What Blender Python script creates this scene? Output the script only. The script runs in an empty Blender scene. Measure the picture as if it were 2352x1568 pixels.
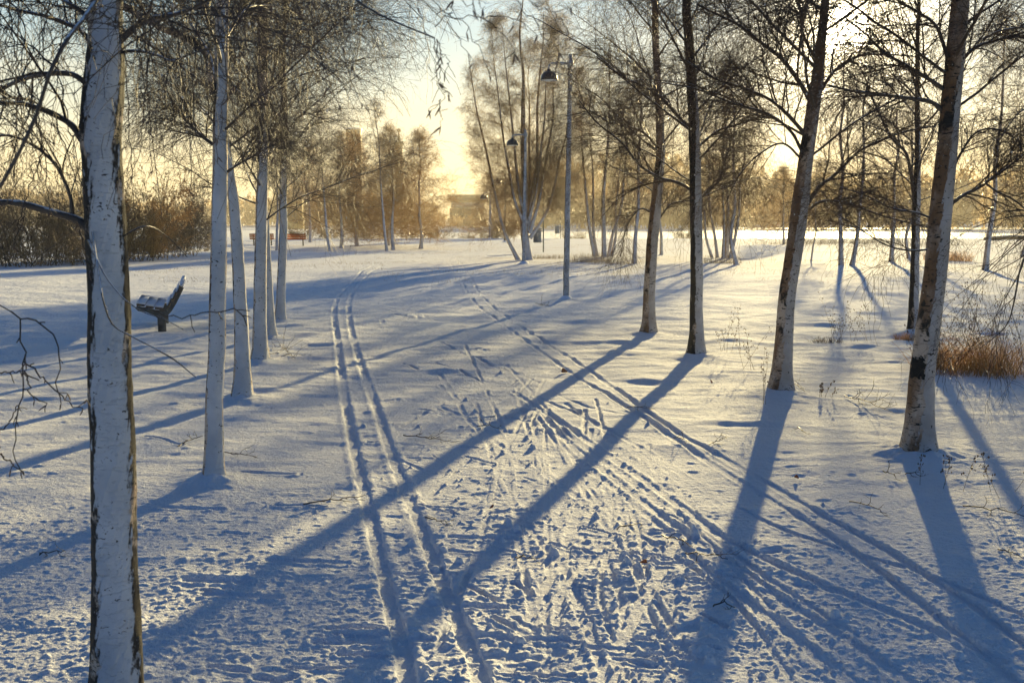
import bpy, math, numpy as np
from mathutils import Vector
R = math.radians
sc = bpy.context.scene
COL = sc.collection

# ------------------------------------------------------------------ camera
F = 2287.0; CX, CY = 1176.0, 784.0; H = 1.7          # the photo measured at 2352 x 1568
PITCH = math.atan((784 - 505) / F)
cam = bpy.data.cameras.new("camera"); cam.sensor_width = 36; cam.lens = 35.0
cam.clip_start = .05; cam.clip_end = 20000
cam.dof.use_dof = True; cam.dof.focus_distance = 8.5; cam.dof.aperture_fstop = 7.0
co = bpy.data.objects.new("camera", cam); COL.objects.link(co)
co.location = (0, 0, H); co.rotation_euler = (math.pi / 2 - PITCH, 0, 0); sc.camera = co

def ray(vx, vy):
    a = (vx - CX) / F; b = (CY - vy) / F
    c, s = math.cos(PITCH), math.sin(PITCH)
    return np.array([a, c + s * b, c * b - s])
def G(vx, vy, z=0.0):                                 # point on the ground under a pixel
    d = ray(vx, vy); k = (z - H) / d[2]; return np.array([d[0] * k, d[1] * k, z])
def PD(vx, vy, Y):                                    # point at distance Y ahead
    d = ray(vx, vy); k = Y / d[1]; return np.array([d[0] * k, Y, H + d[2] * k])

SD = ray(1937, 68); SD = SD / np.linalg.norm(SD)      # towards the sun
SEL = math.asin(SD[2]); SAZ = math.atan2(SD[0], SD[1])

# ------------------------------------------------------------------ world
w = bpy.data.worlds.new("World"); sc.world = w; w.use_nodes = True
nt = w.node_tree; nt.nodes.clear()
def N(tree, t, **kw):
    n = tree.nodes.new(t)
    for k, v in kw.items():
        if k in n.inputs.keys() if isinstance(k, str) else False: n.inputs[k].default_value = v
        else: setattr(n, k, v)
    return n
def mathn(tree, op, a, b=None, c=None, clamp=False):
    n = tree.nodes.new('ShaderNodeMath'); n.operation = op; n.use_clamp = clamp
    for i, v in enumerate((a, b, c)):
        if v is None: continue
        if isinstance(v, (int, float)): n.inputs[i].default_value = v
        else: tree.links.new(v, n.inputs[i])
    return n.outputs[0]
def mapr(tree, v, a, b, c=0.0, d=1.0, smooth=True):
    n = tree.nodes.new('ShaderNodeMapRange'); n.interpolation_type = 'SMOOTHSTEP' if smooth else 'LINEAR'
    tree.links.new(v, n.inputs[0])
    for i, x in enumerate((a, b, c, d)): n.inputs[i + 1].default_value = x
    return n.outputs[0]
def mixc(tree, f, a, b, mode='MIX'):
    n = tree.nodes.new('ShaderNodeMix'); n.data_type = 'RGBA'; n.blend_type = mode
    for i, v in ((0, f), (6, a), (7, b)):
        if isinstance(v, (int, float)): n.inputs[i].default_value = v
        elif isinstance(v, tuple): n.inputs[i].default_value = (*v, 1)
        else: tree.links.new(v, n.inputs[i])
    return n.outputs[2]
def ramp(tree, f, stops):
    n = tree.nodes.new('ShaderNodeValToRGB'); tree.links.new(f, n.inputs[0])
    e = n.color_ramp.elements
    while len(e) < len(stops): e.new(.5)
    for el, (p, c) in zip(e, stops): el.position = p; el.color = (*c, 1)
    return n.outputs[0]

sky = nt.nodes.new('ShaderNodeTexSky'); sky.sky_type = 'NISHITA'; sky.sun_disc = False
sky.sun_elevation = SEL; sky.sun_rotation = SAZ; sky.air_density = 1.0; sky.dust_density = 1.2; sky.ozone_density = 2.0
geo = nt.nodes.new('ShaderNodeTexCoord')
sep = nt.nodes.new('ShaderNodeSeparateXYZ'); nt.links.new(geo.outputs['Generated'], sep.inputs[0])
dot = nt.nodes.new('ShaderNodeVectorMath'); dot.operation = 'DOT_PRODUCT'
nt.links.new(geo.outputs['Generated'], dot.inputs[0]); dot.inputs[1].default_value = tuple(SD)
elev = sep.outputs[2]
# warm hazy air near the horizon, pale blue above, drifting thin cloud
hz = ramp(nt, elev, [(0.0, (9.8, 7.9, 4.3)), (.04, (9.6, 8.1, 4.9)), (.08, (8.2, 7.9, 5.8)), (.13, (5.9, 7.0, 6.5)), (.20, (3.1, 5.5, 7.1)),
                     (.34, (.42, 2.2, 4.2)), (1.0, (.05, .78, 1.95))])
base = mixc(nt, mapr(nt, elev, .16, .5, .88, .85), sky.outputs[0], hz)
# the sky opposite the low sun is dimmer and bluer
base = mixc(nt, mapr(nt, dot.outputs['Value'], .75, -.1, 0, 1), base, mixc(nt, 1.0, base, (.20, .42, .75), 'MULTIPLY'))
mp = nt.nodes.new('ShaderNodeMapping'); nt.links.new(geo.outputs['Generated'], mp.inputs[0]); mp.inputs[3].default_value = (3, 3, 26)
cn = nt.nodes.new('ShaderNodeTexNoise'); nt.links.new(mp.outputs[0], cn.inputs[0]); cn.inputs['Scale'].default_value = 1.1; cn.inputs['Detail'].default_value = 5
cl = mapr(nt, cn.outputs[0], .48, .72, 0, .35)
clm = mathn(nt, 'MULTIPLY', cl, mapr(nt, elev, .3, .08, 0, 1))
base = mixc(nt, clm, base, (8.6, 7.6, 5.4))
# aureole and disc
ang = mathn(nt, 'ARCCOSINE', dot.outputs['Value'])
g1 = mathn(nt, 'EXPONENT', mathn(nt, 'MULTIPLY', ang, -1 / R(6)))
g2 = mathn(nt, 'EXPONENT', mathn(nt, 'MULTIPLY', ang, -1 / R(1.5)))
disc = mapr(nt, ang, R(1.5), R(.8), 0, 1)
gl = mixc(nt, 1.0, (0, 0, 0), (0, 0, 0))
def vscale(col, f):
    n = nt.nodes.new('ShaderNodeVectorMath'); n.operation = 'SCALE'; n.inputs[0].default_value = col; nt.links.new(f, n.inputs[3]); return n.outputs[0]
def vadd(a, b):
    n = nt.nodes.new('ShaderNodeVectorMath'); n.operation = 'ADD'; nt.links.new(a, n.inputs[0]); nt.links.new(b, n.inputs[1]); return n.outputs[0]
tot = vadd(base, vscale((3.6, 3.0, 2.1), g1)); tot = vadd(tot, vscale((260, 215, 130), g2)); tot = vadd(tot, vscale((250, 225, 160), disc))
bg = nt.nodes.new('ShaderNodeBackground'); sca = nt.nodes.new('ShaderNodeVectorMath'); sca.operation = 'SCALE'; sca.inputs[3].default_value = .92; nt.links.new(tot, sca.inputs[0]); nt.links.new(sca.outputs[0], bg.inputs[0]); bg.inputs[1].default_value = .05
wo = nt.nodes.new('ShaderNodeOutputWorld'); nt.links.new(bg.outputs[0], wo.inputs[0])

# ------------------------------------------------------------------ sun
sl = bpy.data.lights.new("sun", 'SUN'); sl.energy = 5.0; sl.angle = R(.53); sl.color = (1.0, .79, .38)
so = bpy.data.objects.new("sun", sl); COL.objects.link(so)
so.rotation_euler = Vector(SD).to_track_quat('Z', 'Y').to_euler(); so.location = Vector(SD) * 50

sc.view_settings.view_transform = 'Standard'; sc.view_settings.look = 'None'
sc.view_settings.gamma = 1; sc.view_settings.exposure = 1.4; sc.view_settings.use_curve_mapping = False
sc.render.engine = 'CYCLES'
sc.cycles.use_denoising = True
sc.cycles.max_bounces = 6; sc.cycles.diffuse_bounces = 3; sc.cycles.glossy_bounces = 2; sc.cycles.transmission_bounces = 3
sc.cycles.volume_bounces = 0; sc.cycles.transparent_max_bounces = 6
sc.cycles.sample_clamp_indirect = 4
sc.cycles.volume_max_steps = 64

# ------------------------------------------------------------------ materials
def newmat(name):
    m = bpy.data.materials.new(name); m.use_nodes = True
    t = m.node_tree; return m, t, t.nodes['Principled BSDF'], t.nodes['Material Output']
def noise(t, vec, scale, detail=3, rough=.55, scl=None, dist=0):
    if scl:
        mp = t.nodes.new('ShaderNodeMapping'); t.links.new(vec, mp.inputs[0]); mp.inputs[3].default_value = scl; vec = mp.outputs[0]
    n = t.nodes.new('ShaderNodeTexNoise'); t.links.new(vec, n.inputs[0])
    n.inputs['Scale'].default_value = scale; n.inputs['Detail'].default_value = detail; n.inputs['Roughness'].default_value = rough; n.inputs['Distortion'].default_value = dist
    return n.outputs[0]
def bump(t, h, strength, dist, prev=None):
    b = t.nodes.new('ShaderNodeBump'); t.links.new(h, b.inputs['Height']); b.inputs['Strength'].default_value = strength; b.inputs['Distance'].default_value = dist
    if prev is not None: t.links.new(prev, b.inputs['Normal'])
    return b.outputs[0]

# snow
def snow_material():
    m, t, p, o = newmat("snow")
    tc = t.nodes.new('ShaderNodeTexCoord').outputs['Object']
    s = t.nodes.new('ShaderNodeSeparateXYZ'); t.links.new(tc, s.inputs[0])
    straw = noise(t, tc, .35, 5, .7)
    fine = noise(t, tc, 3.5, 4, .7, (1, 1, 1))
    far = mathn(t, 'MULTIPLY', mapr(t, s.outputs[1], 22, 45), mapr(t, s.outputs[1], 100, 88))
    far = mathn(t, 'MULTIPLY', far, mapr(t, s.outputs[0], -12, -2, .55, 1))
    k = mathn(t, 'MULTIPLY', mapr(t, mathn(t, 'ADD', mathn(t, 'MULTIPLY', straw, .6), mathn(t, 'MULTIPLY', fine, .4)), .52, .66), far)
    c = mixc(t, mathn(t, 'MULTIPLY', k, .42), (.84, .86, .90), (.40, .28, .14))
    t.links.new(c, p.inputs['Base Color'])
    p.inputs['Roughness'].default_value = .85; p.inputs['Specular IOR Level'].default_value = .02
    h1 = noise(t, tc, 28, 4, .7); h2 = noise(t, tc, 140, 3, .7)
    hf = mathn(t, 'MULTIPLY', noise(t, tc, 3.2, 5, .7), mapr(t, s.outputs[1], 7, 20, .35, 1))
    b = bump(t, hf, 1.0, .11); b = bump(t, h1, .9, .025, b); b = bump(t, h2, 1.0, .006, b)
    t.links.new(b, p.inputs['Normal'])
    return m
M_SNOW = snow_material()

def trunk_material(name, dark, wind=(.42, -.9), thr=.12, brown=.5, fine=1.0, s0=(.43, .46, .50), s1=(.58, .60, .63), mark=.635, high=.55, scar_at=.69):
    m, t, p, o = newmat(name)
    tc = t.nodes.new('ShaderNodeTexCoord').outputs['Object']
    ge = t.nodes.new('ShaderNodeNewGeometry')
    d = t.nodes.new('ShaderNodeVectorMath'); d.operation = 'DOT_PRODUCT'; t.links.new(ge.outputs['Normal'], d.inputs[0])
    wv = Vector((wind[0], wind[1], 0)).normalized(); d.inputs[1].default_value = (wv.x, wv.y, .15)
    n1 = noise(t, tc, 7 * fine, 6, .65, (1, 1, .5)); n2 = noise(t, tc, 40 * fine, 4, .7, (1, 1, .7))
    sm = mathn(t, 'ADD', d.outputs['Value'], mathn(t, 'ADD', mathn(t, 'MULTIPLY', mathn(t, 'SUBTRACT', n1, .5), .9), mathn(t, 'MULTIPLY', mathn(t, 'SUBTRACT', n2, .5), .5)))
    sz = t.nodes.new('ShaderNodeSeparateXYZ'); t.links.new(tc, sz.inputs[0])
    sm = mathn(t, 'SUBTRACT', sm, mapr(t, sz.outputs[2], 1.6, 4.2, 0, high))
    snow = mapr(t, sm, thr, thr + .14)
    len_ = noise(t, tc, 16 * fine, 4, .6, (1, 1, 3.6), 1.2)
    lent = mapr(t, len_, .57, .62)
    len2 = mapr(t, mathn(t, 'ADD', noise(t, tc, 22 * fine, 3, .6, (1.2, 1.2, 2.2), 1.0), mathn(t, 'MULTIPLY', mathn(t, 'SUBTRACT', noise(t, tc, 3.1 * fine, 3), .5), .35)), mark, mark + .05)
    pb = noise(t, tc, 3.2 * fine, 5, .6, (1, 1, .55))
    bark = mixc(t, mapr(t, pb, .60 - .3 * brown, .72 - .2 * brown), (.52, .42, .33), (.20, .115, .06))
    bark = mixc(t, mapr(t, noise(t, tc, 4.5 * fine, 5, .65, (1, 1, .8)), .62 - .32 * dark, .68 - .28 * dark), bark, (.035, .030, .024))
    bark = mixc(t, lent, bark, (.02, .017, .014))
    sn = mixc(t, mapr(t, noise(t, tc, 5, 3), .3, .7), s0, s1)
    sn = mixc(t, len2, sn, (.05, .045, .04))
    scarm = mapr(t, noise(t, tc, 5.5 * fine, 4, .7, (1, 1, 2.0), .8), scar_at, scar_at + .03)
    c = mixc(t, snow, bark, sn)
    c = mixc(t, scarm, c, (.022, .018, .014))
    t.links.new(c, p.inputs['Base Color']); p.inputs['Roughness'].default_value = .75; p.inputs['Specular IOR Level'].default_value = .3
    hh = mathn(t, 'ADD', mathn(t, 'MULTIPLY', snow, .8), mathn(t, 'MULTIPLY', n2, .6))
    hh = mathn(t, 'SUBTRACT', hh, mathn(t, 'MULTIPLY', lent, .4))
    t.links.new(bump(t, hh, .7, .008), p.inputs['Normal'])
    return m
M_TR_A = trunk_material("bark_snowy", .35, thr=.38, brown=.5, high=.9)
M_TR_L0 = trunk_material("bark_snowy_near", .8, wind=(.33, -.92), thr=.60, brown=.3, fine=1.6)
M_TR_B = trunk_material("bark_mossy", .85, wind=(.8, -.6), thr=.22, brown=.7, s0=(.40, .39, .39), s1=(.54, .54, .55), mark=.60, high=.9)
M_TR_C = trunk_material("bark_brown", .26, wind=(.80, -.62), thr=.30, brown=.8, s0=(.36, .33, .30), s1=(.50, .47, .45), mark=.60, high=.9)
M_TR_F = trunk_material("bark_far", .3, thr=.45, brown=.6, fine=.6, s0=(.42, .44, .48), s1=(.60, .62, .66), high=.5, scar_at=.66)

def twig_material(name, col, col2, trans, coat=.6, snowtop=0.0):
    m, t, p, o = newmat(name)
    tc = t.nodes.new('ShaderNodeTexCoord').outputs['Object']
    c = mixc(t, mapr(t, noise(t, tc, 6, 3), .35, .7), col, col2)
    if snowtop:
        ge = t.nodes.new('ShaderNodeNewGeometry'); s = t.nodes.new('ShaderNodeSeparateXYZ'); t.links.new(ge.outputs['Normal'], s.inputs[0])
        k = mathn(t, 'ADD', s.outputs[2], mathn(t, 'MULTIPLY', mathn(t, 'SUBTRACT', noise(t, tc, 12, 4, .7), .5), 2.0))
        c = mixc(t, mathn(t, 'MULTIPLY', mapr(t, k, .55, .8), snowtop), c, (.8, .84, .9))
    t.links.new(c, p.inputs['Base Color']); p.inputs['Roughness'].default_value = .55
    p.inputs['Coat Weight'].default_value = coat; p.inputs['Coat Roughness'].default_value = .3
    if snowtop: t.links.new(bump(t, noise(t, tc, 45, 4, .7), .6, .006), p.inputs['Normal'])
    if trans:
        tr = t.nodes.new('ShaderNodeBsdfTranslucent'); tr.inputs[0].default_value = (.75, .52, .26, 1)
        mx = t.nodes.new('ShaderNodeMixShader'); mx.inputs[0].default_value = trans
        t.links.new(p.outputs[0], mx.inputs[1]); t.links.new(tr.outputs[0], mx.inputs[2]); t.links.new(mx.outputs[0], o.inputs[0])
    return m
M_BRANCH = twig_material("branch_bark", (.055, .040, .029), (.11, .078, .053), 0, .1, .8)
M_TWIG = twig_material("twig_bark", (.036, .025, .019), (.070, .046, .032), .03, .05)
M_TWIG_R = twig_material("twig_backlit", (.06, .040, .025), (.11, .072, .042), .09, .05)  # lighter copy of the twig bark, golden backlight put into the colour
M_TWIG_F = twig_material("twig_far", (.15, .105, .06), (.21, .15, .09), .22, .3)  # lightened: frost scatter and distance haze are put into the colour
M_TWIG_G = twig_material("twig_golden", (.19, .12, .055), (.28, .19, .09), .45, .1)  # golden glow of backlit frosty crowns painted into the twig colour
M_TWIG_GP = twig_material("twig_golden_pale", (.20, .14, .08), (.28, .20, .12), .30, .2)  # paler version, backlit glow likewise in the colour
M_SHRUB = twig_material("shrub_twig", (.10, .075, .05), (.16, .12, .08), .15, .2)
M_CATKIN = twig_material("catkin_skin", (.09, .045, .03), (.14, .08, .05), .05, .03)
M_GRASS = twig_material("dry_grass_blade", (.50, .34, .15), (.64, .47, .24), .6, 0)
M_WEED = twig_material("weed_stalk", (.12, .07, .035), (.2, .12, .06), .1, .3)

m, t, p, o = newmat("ice"); M_ICE = m
tr = t.nodes.new('ShaderNodeBsdfTranslucent'); tr.inputs[0].default_value = (.95, .93, .88, 1)
gls = t.nodes.new('ShaderNodeBsdfGlossy'); gls.inputs[0].default_value = (1, 1, 1, 1); gls.inputs[1].default_value = .25
mx = t.nodes.new('ShaderNodeMixShader'); mx.inputs[0].default_value = .3
t.links.new(tr.outputs[0], mx.inputs[1]); t.links.new(gls.outputs[0], mx.inputs[2]); t.links.new(mx.outputs[0], o.inputs[0])

def plain(name, col, rough=.6, metal=0, nscale=20, var=.25, bmp=.2):
    m, t, p, o = newmat(name)
    tc = t.nodes.new('ShaderNodeTexCoord').outputs['Object']
    n = noise(t, tc, nscale, 4, .65)
    c = mixc(t, mapr(t, n, .3, .7), tuple(x * (1 - var) for x in col), tuple(min(1, x * (1 + var)) for x in col))
    t.links.new(c, p.inputs['Base Color']); p.inputs['Roughness'].default_value = rough; p.inputs['Metallic'].default_value = metal
    t.links.new(bump(t, noise(t, tc, nscale * 4, 3), bmp, .004), p.inputs['Normal'])
    return m
M_POLE = trunk_material("galvanised_pole_snow", .95, wind=(.15, -1), thr=.35, brown=0, fine=2.4, mark=.52, high=0, scar_at=.62)
M_STRAW = plain("straw", (.42, .34, .23), .8, 0, 3)
M_GALV = plain("galvanised_steel", (.36, .38, .40), .45, .6)
M_BLACK = plain("black_enamel", (.025, .027, .03), .35)
M_GREEN = plain("green_grey_paint", (.07, .09, .08), .5)
M_CONC = plain("concrete", (.10, .105, .10), .85, 0, 14)
M_WOOD = plain("weathered_wood", (.13, .10, .075), .8, 0, 9)
M_ORANGE = plain("orange_stained_wood", (.42, .12, .03), .6, 0, 7)
M_PSNOW = plain("packed_snow", (.82, .85, .90), .7, 0, 15, .04, .5)
M_BIN = plain("bin_paint", (.30, .33, .32), .5)
M_LEAF = plain("dead_leaf", (.22, .07, .03), .6)
M_LENS = plain("frosted_glass", (.65, .68, .66), .2)

# ------------------------------------------------------------------ object helpers
def tag(o, label=None, cat=None, group=None, kind=None):
    if label: o['label'] = label
    if cat: o['category'] = cat
    if group: o['group'] = group
    if kind: o['kind'] = kind
    return o
def empty(name, loc=(0, 0, 0), rz=0):
    o = bpy.data.objects.new(name, None); COL.objects.link(o); o.location = loc; o.rotation_euler = (0, 0, rz); o.empty_display_size = .2
    return o
def mesh_obj(name, V, Fq, mats, parent=None, smooth=True, mi=None, origin=None):
    V = np.asarray(V, dtype=np.float32)
    if origin is not None: V = V - np.asarray(origin, dtype=np.float32)
    me = bpy.data.meshes.new(name)
    Fq = Fq if isinstance(Fq, list) else [Fq]
    Fq = [np.asarray(f, dtype=np.int32) for f in Fq if len(f)]
    nl = sum(f.size for f in Fq); nf = sum(len(f) for f in Fq)
    me.vertices.add(len(V)); me.vertices.foreach_set('co', V.ravel())
    me.loops.add(nl); me.polygons.add(nf)
    me.loops.foreach_set('vertex_index', np.concatenate([f.ravel() for f in Fq]))
    ls = []; s = 0
    for f in Fq:
        k = f.shape[1]; ls.append(s + np.arange(len(f)) * k); s += f.size
    me.polygons.foreach_set('loop_start', np.concatenate(ls).astype(np.int32))
    if mi is not None: me.polygons.foreach_set('material_index', np.asarray(mi, dtype=np.int32))
    if smooth: me.polygons.foreach_set('use_smooth', np.ones(nf, dtype=bool))
    me.update(calc_edges=True); me.validate()
    for mm in (mats if isinstance(mats, (list, tuple)) else [mats]): me.materials.append(mm)
    o = bpy.data.objects.new(name, me); COL.objects.link(o)
    if parent is not None: o.parent = parent
    elif origin is not None: o.location = origin
    return o
class MB:
    def __init__(s): s.v = []; s.f4 = []; s.f3 = []; s.n = 0
    def add(s, V, f4=None, f3=None):
        V = np.asarray(V, float)
        if f4 is not None and len(f4): s.f4.append(np.asarray(f4) + s.n)
        if f3 is not None and len(f3): s.f3.append(np.asarray(f3) + s.n)
        s.v.append(V); s.n += len(V)
    def box(s, c, size, rot=None, bev=.0):
        x, y, z = [k / 2 for k in size]
        b = min(bev, x * .9, y * .9, z * .9)
        if b <= 0:
            V = np.array([[i * x, j * y, k * z] for i in (-1, 1) for j in (-1, 1) for k in (-1, 1)])
            f = [[0, 1, 3, 2], [4, 6, 7, 5], [0, 4, 5, 1], [2, 3, 7, 6], [0, 2, 6, 4], [1, 5, 7, 3]]
            f3 = []
        else:                                           # chamfered box
            V = []; idx = {}
            for i in (-1, 1):
                for j in (-1, 1):
                    for k in (-1, 1):
                        for a in range(3):
                            q = [i * (x - b), j * (y - b), k * (z - b)]; q[a] = (i * x, j * y, k * z)[a]
                            idx[(i, j, k, a)] = len(V); V.append(q)
            V = np.array(V); f = []; f3 = []
            for a in range(3):
                o1, o2 = [q for q in range(3) if q != a]
                for sgn in (-1, 1):
                    cyc = []
                    for p1, p2 in ((-1, -1), (1, -1), (1, 1), (-1, 1)):
                        key = [0, 0, 0]; key[a] = sgn; key[o1] = p1; key[o2] = p2; cyc.append(idx[(*key, a)])
                    f.append(cyc)
            for a in range(3):                          # edges parallel to a
                o1, o2 = [q for q in range(3) if q != a]
                for p1 in (-1, 1):
                    for p2 in (-1, 1):
                        def kk(sa, ax):
                            key = [0, 0, 0]; key[a] = sa; key[o1] = p1; key[o2] = p2; return idx[(*key, ax)]
                        f.append([kk(-1, o1), kk(1, o1), kk(1, o2), kk(-1, o2)])
            for i in (-1, 1):
                for j in (-1, 1):
                    for k in (-1, 1): f3.append([idx[(i, j, k, 0)], idx[(i, j, k, 1)], idx[(i, j, k, 2)]])
        if rot is not None: V = V @ np.asarray(rot).T
        s.add(V + np.asarray(c), f, f3)
    def tube(s, pts, rad, sides=10, cap=True):
        pts = np.asarray(pts, float)[None]; rad = np.broadcast_to(np.asarray(rad, float), (pts.shape[1],))[None]
        V, Fc = tubes(pts, rad, sides)
        s.add(V, Fc)
        if cap:
            K = pts.shape[1]
            for e, rev in ((0, True), (K - 1, False)):
                ring = np.arange(sides) + e * sides; c = V[ring].mean(0)
                base = s.n - len(V)
                s.add(np.vstack([c]), None, None)
                ci = s.n - 1
                tri = [[ci, base + ring[i], base + ring[(i + 1) % sides]] for i in range(sides)]
                s.f3.append(np.array([q[::-1] if rev else q for q in tri]))
    def lathe(s, prof, sides=24, c=(0, 0, 0)):          # prof: (r, z)
        prof = np.asarray(prof, float); a = np.arange(sides) / sides * 2 * np.pi
        V = np.stack([prof[:, 0][:, None] * np.cos(a), prof[:, 0][:, None] * np.sin(a), np.repeat(prof[:, 1][:, None], sides, 1)], -1).reshape(-1, 3)
        f = [[i * sides + j, i * sides + (j + 1) % sides, (i + 1) * sides + (j + 1) % sides, (i + 1) * sides + j] for i in range(len(prof) - 1) for j in range(sides)]
        s.add(V + np.asarray(c), f)
    def build(s, name, mats, parent=None, smooth=False, origin=None):
        f = []
        if s.f4: f.append(np.concatenate(s.f4))
        if s.f3: f.append(np.concatenate(s.f3))
        o = mesh_obj(name, np.concatenate(s.v), f, mats, parent, smooth, origin=origin)
        return o

# ------------------------------------------------------------------ noise
def _h(ix, iy, seed):
    h = (ix.astype(np.int64) * 374761393 + iy.astype(np.int64) * 668265263 + seed * 974634777) & 0xffffffff
    h = ((h ^ (h >> 13)) * 1274126177) & 0xffffffff
    return (h ^ (h >> 16)) & 0xffffffff
def gn(x, y, seed=0):                                   # gradient noise, about -1..1
    x, y = np.broadcast_arrays(np.asarray(x, float), np.asarray(y, float)); xi = np.floor(x); yi = np.floor(y); fx = (x - xi).astype(np.float32); fy = (y - yi).astype(np.float32)
    xi = xi.astype(np.int64); yi = yi.astype(np.int64)
    u = fx * fx * fx * (fx * (fx * 6 - 15) + 10); v = fy * fy * fy * (fy * (fy * 6 - 15) + 10)
    def g(i, j):
        a = _h(xi + i, yi + j, seed).astype(np.float32) * (2 * np.pi / 4294967296.0)
        return np.cos(a) * (fx - i) + np.sin(a) * (fy - j)
    a = g(0, 0); b = g(1, 0); c = g(0, 1); d = g(1, 1)
    return 1.5 * ((a + (b - a) * u) * (1 - v) + (c + (d - c) * u) * v)
def sst(a, b, x):
    t = np.clip((x - a) / (b - a), 0, 1); return t * t * (3 - 2 * t)
def spline(P, n):
    P = np.asarray(P, float)
    d = np.r_[0, np.cumsum(np.linalg.norm(np.diff(P[:, :3], axis=0), axis=1))]
    # Catmull-Rom
    t = np.linspace(0, d[-1], n); out = np.zeros((n, P.shape[1]))
    Q = np.vstack([2 * P[0] - P[1], P, 2 * P[-1] - P[-2]])
    i = np.clip(np.searchsorted(d, t, side='right') - 1, 0, len(P) - 2)
    u = ((t - d[i]) / (d[i + 1] - d[i]))[:, None]
    p0, p1, p2, p3 = Q[i], Q[i + 1], Q[i + 2], Q[i + 3]
    return .5 * (2 * p1 + (p2 - p0) * u + (2 * p0 - 5 * p1 + 4 * p2 - p3) * u ** 2 + (3 * p1 - p0 - 3 * p2 + p3) * u ** 3)

def macro(x, y):                                        # broad lie of the land
    x = np.asarray(x, float); y = np.asarray(y, float)
    k = sst(8, 30, y) * (1 - sst(70, 90, y))
    z = k * (.07 * gn(x / 9 + 3.1, y / 9, 11) + .035 * gn(x / 3.1, y / 3.1 + 7, 12))
    edge = 93 + 5 * gn(x / 22, x * 0 + .5, 13)
    z = z + .10 * np.exp(-((y - edge + 2) / 3.0) ** 2) * (.5 + .5 * gn(x / 8, y / 30, 14))
    return z - 1.3 * sst(edge, edge + 9, y)
def gz(x, y): return float(macro(np.array([x]), np.array([y]))[0])
def GG(vx, vy):
    p = G(vx, vy); p[2] = gz(p[0], p[1]); return p

# ------------------------------------------------------------------ ground
# ski tracks, pole marks and footprints, as lines pressed into the snow (pixel pairs turned into ground points)
TRK = []
def track(pts, wd=.034, dp=.035, rim=.012, n=None):
    P = np.array([G(*p)[:2] for p in pts]); n = n or max(6, len(pts) * 4)
    TRK.append((spline(P, n), wd, dp, rim))
track([(955, 1700), (945, 1568), (905, 1420), (875, 1290), (845, 1160), (812, 1020), (790, 900), (775, 780), (768, 720), (778, 680), (805, 650), (835, 625), (870, 607)], .037, .014, .005)
track([(1150, 1700), (1110, 1568), (1060, 1440), (1018, 1340), (975, 1230), (925, 1110), (887, 1005), (852, 900), (822, 815), (804, 740), (803, 690), (822, 655), (850, 630), (885, 610)], .037, .014, .005)
track([(2420, 1640), (2300, 1540), (2180, 1440), (2100, 1375), (2000, 1300), (1860, 1200), (1750, 1135), (1600, 1040), (1440, 935), (1330, 868), (1240, 805), (1150, 740), (1085, 690), (1060, 645), (1035, 605), (1030, 598)], .027, .012, .004)
track([(2450, 1560), (2300, 1440), (2150, 1335), (2000, 1245), (1850, 1160), (1700, 1070), (1550, 990), (1430, 905), (1330, 835), (1200, 752), (1115, 690), (1085, 645), (1060, 605), (1050, 598)], .027, .012, .004)
track([(1140, 1600), (1190, 1480), (1240, 1370), (1290, 1280), (1320, 1200), (1330, 1150)], 0.035, 0.0105, 0.0024)
track([(1380, 1640), (1430, 1470), (1490, 1360), (1530, 1290), (1550, 1230)], 0.038, 0.0099, 0.0018)
track([(2050, 1640), (1960, 1568), (1830, 1470), (1700, 1370)], 0.038, 0.0124, 0.0036)
track([(2200, 1640), (2050, 1540), (1900, 1440), (1760, 1360)], 0.032, 0.0105, 0.0030)
track([(1940, 1568), (1800, 1440), (1660, 1340), (1560, 1250), (1450, 1150), (1330, 1060)], 0.025, 0.0087, 0.0030)
track([(2352, 1420), (2150, 1330), (1950, 1270), (1780, 1210), (1600, 1110), (1440, 1010), (1220, 905)], 0.023, 0.0087, 0.0024)
track([(2300, 1520), (2080, 1420), (1900, 1350), (1700, 1260), (1560, 1160), (1420, 1060), (1180, 900)], 0.029, 0.0124, 0.0060)
track([(1240, 945), (1300, 1010), (1400, 1090), (1500, 1170), (1620, 1260)], 0.029, 0.0124, 0.0060)
track([(1165, 840), (1225, 905), (1290, 985), (1345, 1040)], 0.019, 0.0068, 0.0018)
track([(1010, 860), (1050, 920), (1075, 965), (1130, 1010), (1240, 1080), (1380, 1180)], 0.023, 0.0087, 0.0024)
track([(930, 1170), (1010, 1105), (1075, 1050), (1160, 1010)], 0.020, 0.0062, 0.0012)
track([(960, 1140), (1060, 1080), (1160, 1020), (1250, 970)], 0.016, 0.0056, 0.0012)
track([(1490, 1020), (1455, 1110), (1430, 1150)], 0.025, 0.0087, 0.0024)
track([(1500, 1040), (1505, 1120), (1490, 1190)], 0.022, 0.0068, 0.0018)
track([(1185, 880), (1200, 950), (1230, 1030), (1290, 1120)], 0.019, 0.0068, 0.0018)
track([(1000, 780), (1100, 830), (1220, 870), (1330, 930), (1480, 960)], 0.018, 0.0056, 0.0012)
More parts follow.
